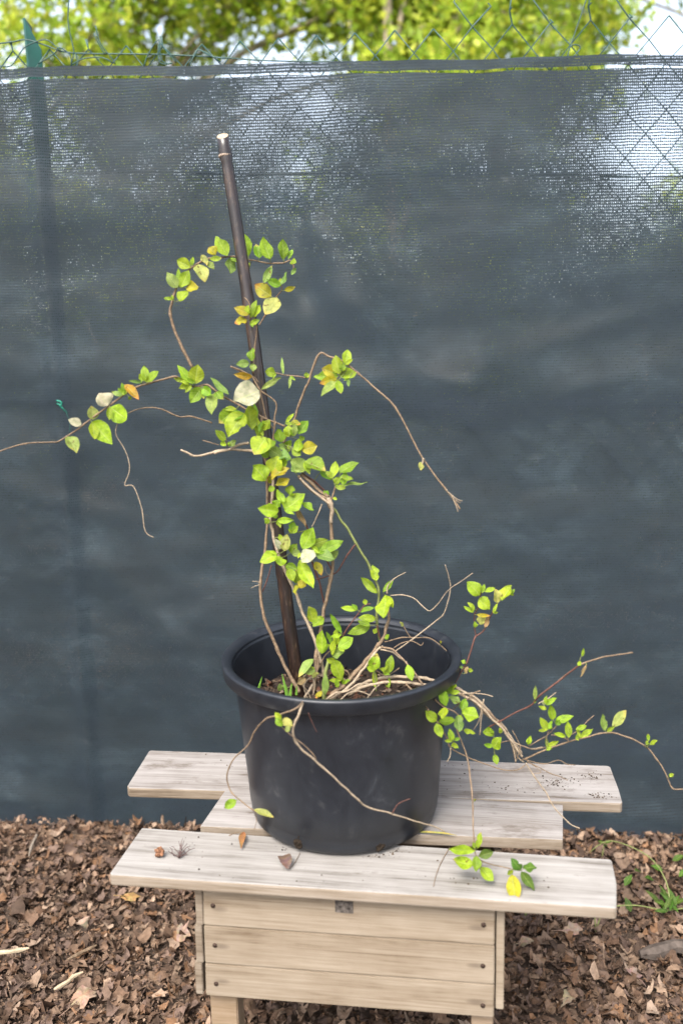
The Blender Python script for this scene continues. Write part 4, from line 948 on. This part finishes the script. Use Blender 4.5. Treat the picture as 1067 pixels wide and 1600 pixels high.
TONE = {'g': (.200, .315, .016), 'l': (.295, .405, .020), 'y': (.40, .35, .018), 'p': (.52, .48, .33), 'c': (.37, .37, .095), 'o': (.48, .26, .018), 'd': (.06, .15, .014), 's': (.205, .295, .062), 't': (.28, .18, .085)}
rl = random.Random(21)
def leaf(f, bx, by, tx, ty, wd, tone='l', Y=None, fold=None):
    sc = FR[f][2]; b2 = fx(f, bx, by); t2 = fx(f, tx, ty); wpx = wd * sc * (1.12 if f in 'CD' else 1.05)
    best = None
    for o, samp in STEMS:
        for (sx, sy, sY) in samp:
            d = (sx - b2[0]) ** 2 + (sy - b2[1]) ** 2
            if best is None or d < best[0]: best = (d, o, sx, sy, sY)
    dist, so, sx, sy, sY = math.sqrt(best[0]), best[1], best[2], best[3], best[4]
    if Y is None: Y = sY - .004 + rl.uniform(-.010, .004)
    base = atY(b2[0], b2[1], Y); L0 = math.hypot(t2[0] - b2[0], t2[1] - b2[1]) / F_PX * Y
    upd = (b2[1] - t2[1]) / max(1, math.hypot(t2[0] - b2[0], t2[1] - b2[1]))
    tip = atY(t2[0], t2[1], Y - .004 + L0 * (.40 * upd + (rl.uniform(-.35, .2) if tone not in 'pc' else -.25)))
    ax = tip - base; L = ax.length; ax.normalize()
    view = (base - CAM).normalized(); sd = ax.cross(view).normalized()
    nn = sd.cross(ax).normalized()
    if nn.dot(view) > 0: nn = -nn
    roll = (rl.gauss(.30, .32) if tone not in 'pc' else .45) * (1 if (sd * math.cos(.3) + nn * math.sin(.3)).cross(ax).z * (1 if (sd.cross(ax)).dot(view) < 0 else -1) > sd.cross(ax).z * (1 if (sd.cross(ax)).dot(view) < 0 else -1) else -1)
    sd2 = (sd * math.cos(roll) + nn * math.sin(roll)); n2 = sd2.cross(ax)
    if n2.dot(view) > 0: sd2 = -sd2; n2 = -n2
    W = wpx / F_PX * Y / max(.72, math.cos(roll)) * .5
    fold = rl.uniform(.08, .45) if fold is None else fold; bend = rl.uniform(-.30, .20) * (.3 if tone in 'pc' else 1); wave = rl.uniform(.05, .24); ph = rl.uniform(0, 6); tw = rl.uniform(-.35, .35)
    asym = rl.uniform(-.07, .07); full = rl.uniform(.75, 1.05); nL, nW = 10, 3
    chew = rl.random() < .16; cv = rl.uniform(.3, .8); cs = rl.choice((-1, 1))
    V, U, Fc = [], [], []
    for i in range(nL + 1):
        v = i / nL; s = math.sin(math.pi * (v ** full)) ** .80 if 0 < v < 1 else 0.0
        if v > .8: s *= 1 - .22 * (v - .8) / .2
        s = max(s, .035 if v < .5 else .02)
        for j in range(-nW, nW + 1):
            u = j / nW; hw = W * s * (1 + asym * (1 if u > 0 else -1)) * (1 + .05 * mnoise.noise(Vector((v * 9, ph, u))))
            if chew and u * cs > .5: hw *= 1 - .5 * math.exp(-((v - cv) / .10) ** 2)
            an = tw * (v - .5); x = u * hw
            zz = fold * abs(x) + bend * L * (v * (1 - v)) * 1.6 + wave * W * math.sin(v * 9 + ph) * u * u - .10 * L * v * v * (1 if tone in 'pct' else .6)
            V.append(base + ax * (L * v) + sd2 * (x * math.cos(an)) + n2 * (zz + x * math.sin(an))); U.append((u, v))
    m2 = 2 * nW + 1
    for i in range(nL):
        for j in range(2 * nW): a = i * m2 + j; Fc.append((a, a + 1, a + m2 + 1, a + m2))
    c = TONE[tone]; k = rl.uniform(.82, 1.15); h = rl.uniform(-.035, .035)
    mm = M['leaf_tip'] if tone in 'yo' and rl.random() < .6 else (M['leaf_spot'] if tone in 'cyo' or rl.random() < .15 else M['leaf'])
    o = mesh_obj('leaf', V, Fc, mm, so, True, U)
    o.color = (max(.01, c[0] * k + h), max(.01, c[1] * k), max(.005, c[2] * k), 1)
    if 2.5 < dist < 34:                                    # stalk from the stem to the blade
        s3 = atY(sx, sy, sY); mid = s3.lerp(base, .5) + Vector((0, 0, -.002 * rl.random()))
        q = tube('leaf_stalk', [s3, mid, base + ax * .002], .0007, M['stem_green'], so, .0006, 4, 2)
    return o
LEAVES = {
'A': '''195 450 125 345 65 s;280 320 190 270 70 l;215 450 265 335 70 l;205 445 200 320 35 l;205 535 265 465 55 l;250 460 330 440 60 y;170 525 105 515 22 g;285 310 295 250 25 l;350 240 385 300 40 c;
330 300 375 402 80 c;385 285 430 325 45 s;400 265 478 258 32 g;440 238 393 190 65 y;515 245 440 115 80 l;535 258 540 358 62 s;650 250 618 100 70 l 1.635;720 260 700 165 60 g;790 265 745 118 75 l;875 272 870 135 62 g;
905 265 930 200 30 g;918 285 955 285 34 l;925 368 955 320 25 s;748 420 800 305 45 s;855 440 765 395 50 g;860 430 890 345 32 s;880 465 950 445 32 y;795 505 690 425 90 y;835 512 755 612 95 c;660 612 558 575 60 y 1.52;
665 640 700 525 42 g 1.525;680 635 725 560 50 l 1.525;640 655 560 675 48 y 1.52;660 682 720 655 35 g 1.52;640 610 650 560 30 l 1.52;670 920 672 832 48 g 1.525;655 935 570 940 50 s 1.525;680 940 678 985 45 s 1.525;675 1020 555 1005 45 o 1.52;
655 325 640 275 25 l 1.63''',
'B': '''375 505 428 595 65 s;455 440 383 408 48 p;520 412 512 335 62 c;515 425 622 545 98 l;600 335 555 262 95 p;612 342 700 412 95 l;680 280 620 255 28 s;690 275 680 205 25 g;695 275 655 235 25 l;695 215 772 295 45 o;
725 300 720 282 22 g;790 205 715 195 18 s;815 205 800 110 45 l;830 200 880 140 42 l;800 200 775 155 30 l''',
'C': '''150 265 165 165 75 l;135 265 60 165 40 l;120 260 30 230 22 l;120 270 70 205 30 g;130 270 100 310 25 l;185 285 125 365 60 g;190 285 235 325 45 g;250 315 235 425 55 s;260 310 298 345 45 g;325 322 232 230 30 s;
485 300 350 350 112 p 1.50;495 295 600 230 28 s;570 210 515 200 45 g;610 215 600 125 15 s;645 225 640 290 15 s;735 235 725 205 25 g;
900 215 880 115 55 l;890 215 810 185 60 y;895 225 765 225 50 g;890 235 800 265 40 y;900 220 990 205 50 g;895 245 805 325 38 s;930 165 945 85 45 l;950 235 950 280 15 s;915 200 925 160 30 g;
365 398 275 470 75 l 1.505;405 420 320 540 95 l 1.50;445 505 435 372 65 l 1.505;470 455 460 365 25 g;500 460 480 520 20 g;515 500 535 450 35 l;480 545 468 480 52 g 1.51;505 540 478 440 22 l;310 560 258 505 38 g;312 575 280 580 28 l;325 590 365 560 28 s;
520 545 455 632 96 l 1.495;620 470 665 418 18 l;600 570 580 500 60 g;640 540 635 480 48 l 1.51;668 540 668 470 28 s 1.505;690 530 738 455 48 g;650 460 700 475 25 y;695 560 720 542 28 l;705 612 785 588 65 y 1.505;685 620 688 550 45 l 1.505;
640 620 585 580 45 s;600 645 530 600 60 s 1.505;650 650 570 640 50 s 1.505;560 740 580 640 80 l 1.495;600 720 612 650 40 l;520 770 452 690 85 l 1.49;545 762 640 705 52 y 1.49;570 792 642 762 42 y 1.485;730 715 645 660 70 s 1.505;720 672 830 712 66 g 1.50;800 720 870 762 38 g;
660 715 712 715 22 s;560 780 528 750 40 y;530 650 490 600 40 g;620 600 650 560 35 l;700 690 650 720 50 s 1.51;600 690 560 640 60 g 1.515;560 600 520 560 55 g 1.515;660 600 700 640 45 g 1.515;490 500 530 470 40 l''',
'D': '''205 215 185 172 42 l 1.485;285 290 235 195 50 l 1.48;320 240 342 170 62 g 1.49;285 335 425 220 108 l 1.475;245 352 105 330 82 l 1.475;230 325 242 270 60 g 1.485;410 290 492 342 45 g 1.49;180 435 148 400 40 l;235 415 350 412 44 l 1.48;
330 505 350 420 58 g 1.485;340 505 378 450 36 l 1.48;260 612 225 542 42 p 1.475;285 628 302 512 72 c 1.47;330 640 375 575 60 g;400 640 335 645 50 s 1.475;415 612 482 465 100 l 1.47;470 590 588 545 58 g 1.475;540 622 500 600 40 g;520 635 692 553 72 g 1.475;
505 650 632 680 68 s 1.47;600 682 662 622 48 s;490 620 405 700 88 p 1.46;235 650 115 702 80 l 1.465;255 660 265 728 65 l 1.46;390 690 490 880 86 l 1.465;500 700 545 795 55 y 1.47;300 720 378 755 50 g;310 745 352 835 62 l 1.465;372 852 370 755 60 g 1.47;
385 882 442 830 55 y 1.465;375 862 365 932 36 y 1.465;270 560 250 510 30 l;622 120 640 0 56 l 1.485;670 85 802 8 64 g 1.485;680 112 765 125 32 g 1.48;690 170 862 140 60 s 1.48;640 182 712 190 35 g;640 165 662 110 42 g;
562 205 592 248 32 g;625 255 652 270 20 l;925 832 900 720 62 l;930 922 815 808 55 g;970 912 1040 825 38 g;795 1035 675 1018 38 l;850 1000 840 960 30 l;815 1050 912 1018 30 g;362 330 440 452 36 t 1.50;300 300 260 260 50 l;240 380 200 380 40 g''',
'E': '''535 258 510 168 60 l;585 228 528 276 55 g;582 430 578 302 60 l 1.455;690 320 625 210 34 g;640 388 605 310 26 g;660 382 660 290 38 l;635 420 645 355 36 l;668 398 750 342 68 l 1.455;635 440 700 422 58 s;848 275 722 320 56 l;875 245 782 230 45 l;
885 290 868 318 30 l;530 460 448 560 46 s 1.455;540 520 490 540 50 s 1.45;545 560 535 535 40 c 1.44;488 565 442 600 42 t 1.44;690 575 640 458 70 l 1.445;692 600 690 500 40 l 1.45;665 622 660 570 25 l 1.44;598 660 600 545 40 s 1.44;862 522 885 432 70 l;870 530 830 505 30 l;
875 620 870 522 28 l 1.435;956 538 965 440 50 g;920 545 945 490 15 g;950 622 950 560 16 g;350 640 345 600 36 s 1.47;650 470 605 462 36 l 1.445;930 350 950 325 22 l;580 640 545 680 30 y 1.43;1030 280 1015 255 18 c''',
'F': '''165 270 140 395 86 l 1.505;290 680 318 775 52 l;720 268 645 185 80 l;735 255 748 200 25 g;750 245 812 222 30 l;715 290 780 352 76 l;825 312 820 232 56 c;850 298 908 205 70 l;900 262 928 230 22 g;690 350 648 308 25 l;680 370 625 330 22 l;
700 382 782 388 25 y;720 442 742 380 50 c;752 460 772 395 30 t;695 460 690 422 25 l;800 372 825 315 20 l;640 670 608 658 25 l;635 735 645 688 26 t;650 710 682 716 25 l;620 700 600 690 16 s;490 555 488 535 12 y''',
'I': '''230 172 230 78 50 g;240 165 298 155 30 l;250 150 275 108 25 l;215 242 180 130 58 g;205 250 190 315 56 l;300 212 232 188 50 s;310 262 332 195 50 g;308 285 412 300 86 l;270 320 165 335 50 l;160 332 93 268 60 l;155 345 190 428 54 l;288 295 295 395 62 s;
320 382 392 402 32 l;250 452 235 375 38 l;260 442 300 432 22 g;250 465 290 492 32 l;500 402 438 395 56 g;500 492 540 425 66 l;490 482 443 470 30 g;503 528 520 590 38 g;540 405 535 368 22 l;700 468 715 420 28 l;340 240 310 270 40 g;390 805 385 795 18 y''',
'G': '''205 422 208 340 25 s;265 450 332 408 32 l;272 476 225 458 22 l;310 540 295 448 46 l;280 596 235 525 46 l;285 592 302 540 25 g;325 545 430 512 45 l;330 568 350 540 38 g;402 642 395 545 42 l;385 636 315 615 28 l;440 595 506 572 32 l;470 642 542 588 38 l;
440 646 470 622 25 g;280 706 270 635 18 g;275 695 346 660 30 l;270 712 302 696 22 l;165 682 180 630 26 l;612 602 600 505 40 s;622 606 668 575 24 l;655 582 728 480 58 c;865 662 862 618 20 g;870 682 914 656 26 l;856 685 855 655 15 l;985 866 1010 852 24 l;
455 222 472 200 24 l;480 170 488 122 18 g;505 215 470 285 18 t;200 440 210 420 20 g''',
'K': '''440 410 345 408 38 l;435 462 358 440 48 l;445 430 445 490 36 g;455 432 510 415 38 d;450 402 462 340 26 l;460 470 512 522 44 g;440 402 434 378 15 g;615 482 578 440 40 d;622 478 674 470 38 d;615 490 666 562 38 d;580 500 594 608 58 y;577 500 568 485 26 l''',
'H': '''325 132 295 98 28 l;330 162 300 122 32 g;330 132 376 160 40 c;342 182 368 165 25 c;118 505 60 542 44 g;200 548 288 578 30 c;''',
'Z': '''656 722 658 734 8 c''',
}
for f, s in LEAVES.items():
    for it in s.replace('\n', '').split(';'):
        q = it.split()
        if len(q) < 6: continue
        bx, by, tx, ty, wd = [float(t) for t in q[:5]]; yy = float(q[6]) if len(q) > 6 else None
        leaf(f, bx, by, tx, ty, wd, q[5], yy)
        if f in 'ABCDEFIG' and rl.random() < (.55 if f in 'CDE' else .35) and q[5] in 'gls':           # young leaves sprout from the same node
            a = math.atan2(ty - by, tx - bx) + rl.choice((-1, 1)) * rl.uniform(.5, 1.3); L = math.hypot(tx - bx, ty - by) * rl.uniform(.4, .65)
            leaf(f, bx, by, bx + math.cos(a) * L, by + math.sin(a) * L, L * rl.uniform(.32, .55), rl.choice('gll'), yy)

# ---------------------------------------------------------------- seedlings and small weeds
def blade(parent, a, b, wd, mt):
    a, b = Vector(a), Vector(b); d = b - a; sd = d.cross((a - CAM)).normalized(); V, Fc = [], []; nb = Vector((0, -1, 0))
    for i in range(6):
        t = i / 5; s = wd * (1 - t) ** .6 * .5 + .0002; c = a + d * t + nb * (.12 * d.length * t * t)
        V += [c - sd * s, c + nb * s * .5, c + sd * s]
    for i in range(5):
        for k in (0, 1): Fc.append((i * 3 + k, i * 3 + k + 1, i * 3 + k + 4, i * 3 + k + 3))
    o = mesh_obj('blade', V, Fc, mt, parent); return o
def sprout(name, label, blades, Y):
    b0 = atY(*blades[0][:2], Y); e = empty(name, b0); tag(e, label, 'weed', 'grass sprouts in the pot')
    for x0, y0, x1, y1, w_ in blades:
        o = blade(e, atY(x0, y0, Y), atY(x1, y1, Y - .005), w_, M['grass']); o.matrix_parent_inverse = Matrix.Translation(-b0)
sprout('grass_sprout', 'single short grass blade by the inner wall of the pot', [(403, 1080, 410, 1056, .005)], 1.56)
sprout('grass_sprout', 'tuft of bright grass blades at the foot of the cane', [(449, 1090, 441, 1051, .005), (453, 1090, 456, 1066, .005), (463, 1086, 464, 1070, .004), (450, 1090, 447, 1068, .004)], 1.46)
def weed(label, base, stems_, lv, seed):
    rnd = random.Random(seed); e = empty('weed', base); tag(e, label, 'weed', 'weeds on the ground'); inv_ = Matrix.Translation(-Vector(base))
    for pts in stems_: o = tube('stem', pts, .0018, M['stem_green'], e, .001, 5, 4); o.matrix_parent_inverse = inv_
    for (p, d, L, W) in lv:
        p, d = Vector(p), Vector(d).normalized(); sd = d.cross(Vector((rnd.gauss(0, .3), -.4, 1))).normalized(); n_ = sd.cross(d); V, U, Fc = [], [], []
        for i in range(7):
            v = i / 6; s = W * .5 * max(.04, math.sin(math.pi * v ** .9)) 
            for u in (-1, 0, 1): V.append(p + d * L * v + sd * u * s + n_ * (.25 * abs(u) * s - .2 * L * v * v)); U.append((u, v))
        for i in range(6):
            for k in (0, 1): a = i * 3 + k; Fc.append((a, a + 1, a + 4, a + 3))
        o = mesh_obj('leaf', V, Fc, M['leaf'], e, True, U); o.matrix_parent_inverse = inv_; o.color = (.06 * rnd.uniform(.8, 1.3), .135 * rnd.uniform(.8, 1.2), .015, 1)
b = gz(1046, 1422, .02); rw_ = random.Random(4); lv = []
st = [[b + Vector((0, 0, 0)), b + Vector((.004, .04, .045)), b + Vector((-.02, .10, .075)), b + Vector((-.09, .16, .08)), b + Vector((-.14, .16, .05))],
      [b + Vector((-.16, .0, .01)), b + Vector((-.08, .0, .014)), b, b + Vector((.10, .01, .012))]]
for q in range(14): a = rw_.uniform(0, 6.28); lv.append((b + Vector((rw_.uniform(-.02, .02), rw_.uniform(-.02, .02), .006)), (math.cos(a), math.sin(a), rw_.uniform(.2, 1.2)), rw_.uniform(.03, .05), .011))
for x, y in ((1000, 1362), (1020, 1375), (1035, 1360), (1060, 1370), (975, 1384), (962, 1380), (1050, 1345), (985, 1425)):
    p = gz(x, y, .02); lv.append((p, (rw_.uniform(-1, 1), rw_.uniform(-1, .3), .6), .032, .016))
weed('creeping green weed with long arching stem on the litter beyond the plank end', b, st, lv, 3)
b = gz(820, 1432, .012); weed('tiny seedling growing beside the box under the front plank', b, [[b, b + Vector((0, 0, .03))], [b, b + Vector((.015, 0, .035))]], [(b + Vector((0, 0, .03)), (-1, -.2, .6), .016, .009), (b + Vector((0, 0, .03)), (1, -.2, .7), .016, .009), (b + Vector((.015, 0, .035)), (.3, -.4, 1), .016, .008)], 5)
b = gz(930, 1455, .012); weed('thin stalked seedling with pale tips under the plank end', b, [[b, b + Vector((-.004, 0, .05))], [b, b + Vector((.02, .01, .055))]], [(b + Vector((-.004, 0, .05)), (-1, -.2, .5), .014, .008), (b + Vector((.02, .01, .055)), (1, -.2, .7), .016, .009), (b + Vector((.02, .01, .055)), (-.5, -.4, .9), .013, .007)], 6)
b = gz(940, 1340, .012); weed('small yellow green seedling behind the front plank end', b, [[b, b + Vector((.004, 0, .04))]], [(b + Vector((.004, 0, .04)), (-1, -.3, .6), .018, .009), (b + Vector((.004, 0, .04)), (1, -.3, .5), .018, .009), (b + Vector((.004, 0, .03)), (.2, -.6, .8), .02, .009)], 7)

# ---------------------------------------------------------------- bits lying on the planks
ZP = ZT + .0005
def bit(px, py, dz=.004): p = atZ(px, py, ZP); p.z += dz; return p
def crumple(name, loc, r, col, label, cat, seed):
    bm = bmesh.new(); bmesh.ops.create_icosphere(bm, subdivisions=3, radius=r)
    for v in bm.verts: v.co *= 1 + .75 * mnoise.noise(v.co * (2.4 / r) + Vector((seed, 0, 0))) + .25 * mnoise.noise(v.co * (6 / r))
    zmin = min(v.co.z for v in bm.verts)
    for v in bm.verts: v.co.z -= zmin
    o = bm_obj(name, bm, simple('dry_bud', tuple(c * .6 for c in col), .8, .2, .5, 200, bmp=.6), None, False); o.location = loc; return tag(o, label, cat)
crumple('dried_bud', bit(250, 1339, 0), .0075, (.27, .13, .07), 'crumpled reddish brown dry bud on the front plank end', 'dry bud', 4)
rs = random.Random(9); V, Fc = [], []
b0 = bit(280, 1342, .002)
for q in range(16):
    p = b0.copy(); pts = [p.copy()]; d = Vector((rs.gauss(.1, .5), rs.gauss(.9, .5), .35))
    for k in range(4): d += Vector((rs.gauss(0, .5), rs.gauss(0, .5), rs.gauss(0, .35))); p = p + d.normalized() * .008; p.z = max(p.z, b0.z); pts.append(p.copy())
    v, f = tube_data(pts, [.0007, .0006, .0006, .0005, .0004], 4, True, len(V)); V += v; Fc += f
tag(mesh_obj('dried_sprig', V, Fc, simple('dark_sprig', (.09, .055, .05), .8, .2)), 'curly dark dried sprig on the front plank beside the brown bud', 'dry sprig')
def flat_leaf(name, a, b, wd, col, label, seed, up=.004):
    rnd = random.Random(seed); a, b = Vector(a), Vector(b); d = b - a; sd = d.cross(Vector((0, 0, 1))).normalized(); V, Fc = [], []
    for i in range(8):
        t = i / 7; s = wd * .5 * max(.08, math.sin(math.pi * t) ** .8) * rnd.uniform(.8, 1.15); c = a + d * t + Vector((0, 0, up * math.sin(t * 3)))
        V += [c - sd * s + Vector((0, 0, .5 * s)), c, c + sd * s + Vector((0, 0, .4 * s))]
    for i in range(7):
        for k in (0, 1): Fc.append((i * 3 + k, i * 3 + k + 1, i * 3 + k + 4, i * 3 + k + 3))
    return tag(mesh_obj(name, V, Fc, M['litter'], None, True, None, [tuple(c * .62 * rnd.uniform(.8, 1.15) for c in col) for _ in V]), label, 'dry leaf')
flat_leaf('dry_leaf', bit(381, 1303), bit(377, 1330), .012, (.34, .16, .06), 'narrow orange brown dry leaf at the back edge of the front plank', 3)
flat_leaf('dry_leaf', bit(441, 1341), bit(450, 1362), .026, (.20, .12, .09), 'dull brown triangular dry leaf on the front plank below the pot', 4, .006)
flat_leaf('dry_stalk', bit(642, 1304), bit(714, 1309), .007, (.42, .38, .10), 'flat yellowish dry stalk in the gap behind the front plank', 6, .002)
def twig(pts, r, label, mt='stem'): return tag(tube('twig', [bit(x, y, r) for x, y in pts], r, M[mt], None, r * .6, 5, 4), label, 'twig')
twig([(702, 1325), (688, 1350), (680, 1372), (677, 1386)], .0008, 'thin straight rootlet across the front plank below the hanging leaves')
twig([(358, 1306), (372, 1301), (384, 1302)], .0007, 'tiny dark twig touching the narrow orange leaf')
twig([(452, 1358), (460, 1350), (469, 1333)], .0007, 'hair thin twig sticking out from the triangular dry leaf')
twig([(802, 1284), (803, 1297), (812, 1304), (822, 1305)], .0007, 'thin hooked rootlet on the middle plank', 'stem_red')
# soil crumbs
rc = random.Random(12); V, Fc, Cs = [], [], []
def crumb(p, r):
    b = len(V); k = 6
    pts = [p + Vector((0, 0, r * .9))] + [p + Vector((math.cos(6.283 * i / k) * r * rc.uniform(.6, 1.2), math.sin(6.283 * i / k) * r * rc.uniform(.6, 1.2), r * rc.uniform(-.1, .3))) for i in range(k)]
    V.extend(pts); c = rc.choice([(.03, .022, .016), (.05, .035, .025), (.08, .055, .035)]); Cs.extend([c] * (k + 1)); Fc.extend([(b, b + 1 + i, b + 1 + (i + 1) % k) for i in range(k)])
SPOTS = [(870, 1222, 26, 9, 110), (925, 1215, 14, 6, 40), (935, 1243, 18, 5, 45), (800, 1232, 30, 12, 30), (730, 1220, 40, 25, 30), (780, 1290, 60, 12, 70), (720, 1255, 40, 4, 60), (760, 1293, 22, 5, 60),
         (600, 1330, 30, 5, 50), (575, 1337, 40, 3, 60), (450, 1325, 14, 4, 25), (300, 1330, 90, 25, 14), (560, 1370, 200, 25, 26), (800, 1380, 120, 22, 16), (330, 1190, 60, 14, 14), (370, 1262, 30, 16, 14), (700, 1195, 40, 4, 20)]
for x, y, sx_, sy_, nn_ in SPOTS:
    for q in range(int(nn_ * 1.6)):
        p = atZ(rc.gauss(x, sx_ * .6), rc.gauss(y, sy_ * .6), ZP)
        if (p.x - pc.x) ** 2 + (p.y - pc.y) ** 2 > .165 ** 2: crumb(p, .0004 + .0019 * rc.random() ** 4)
tag(mesh_obj('soil_crumbs', V, Fc, M['litter'], None, False, None, Cs), 'spilled dark soil crumbs scattered over the planks', 'soil crumbs', kind='stuff')
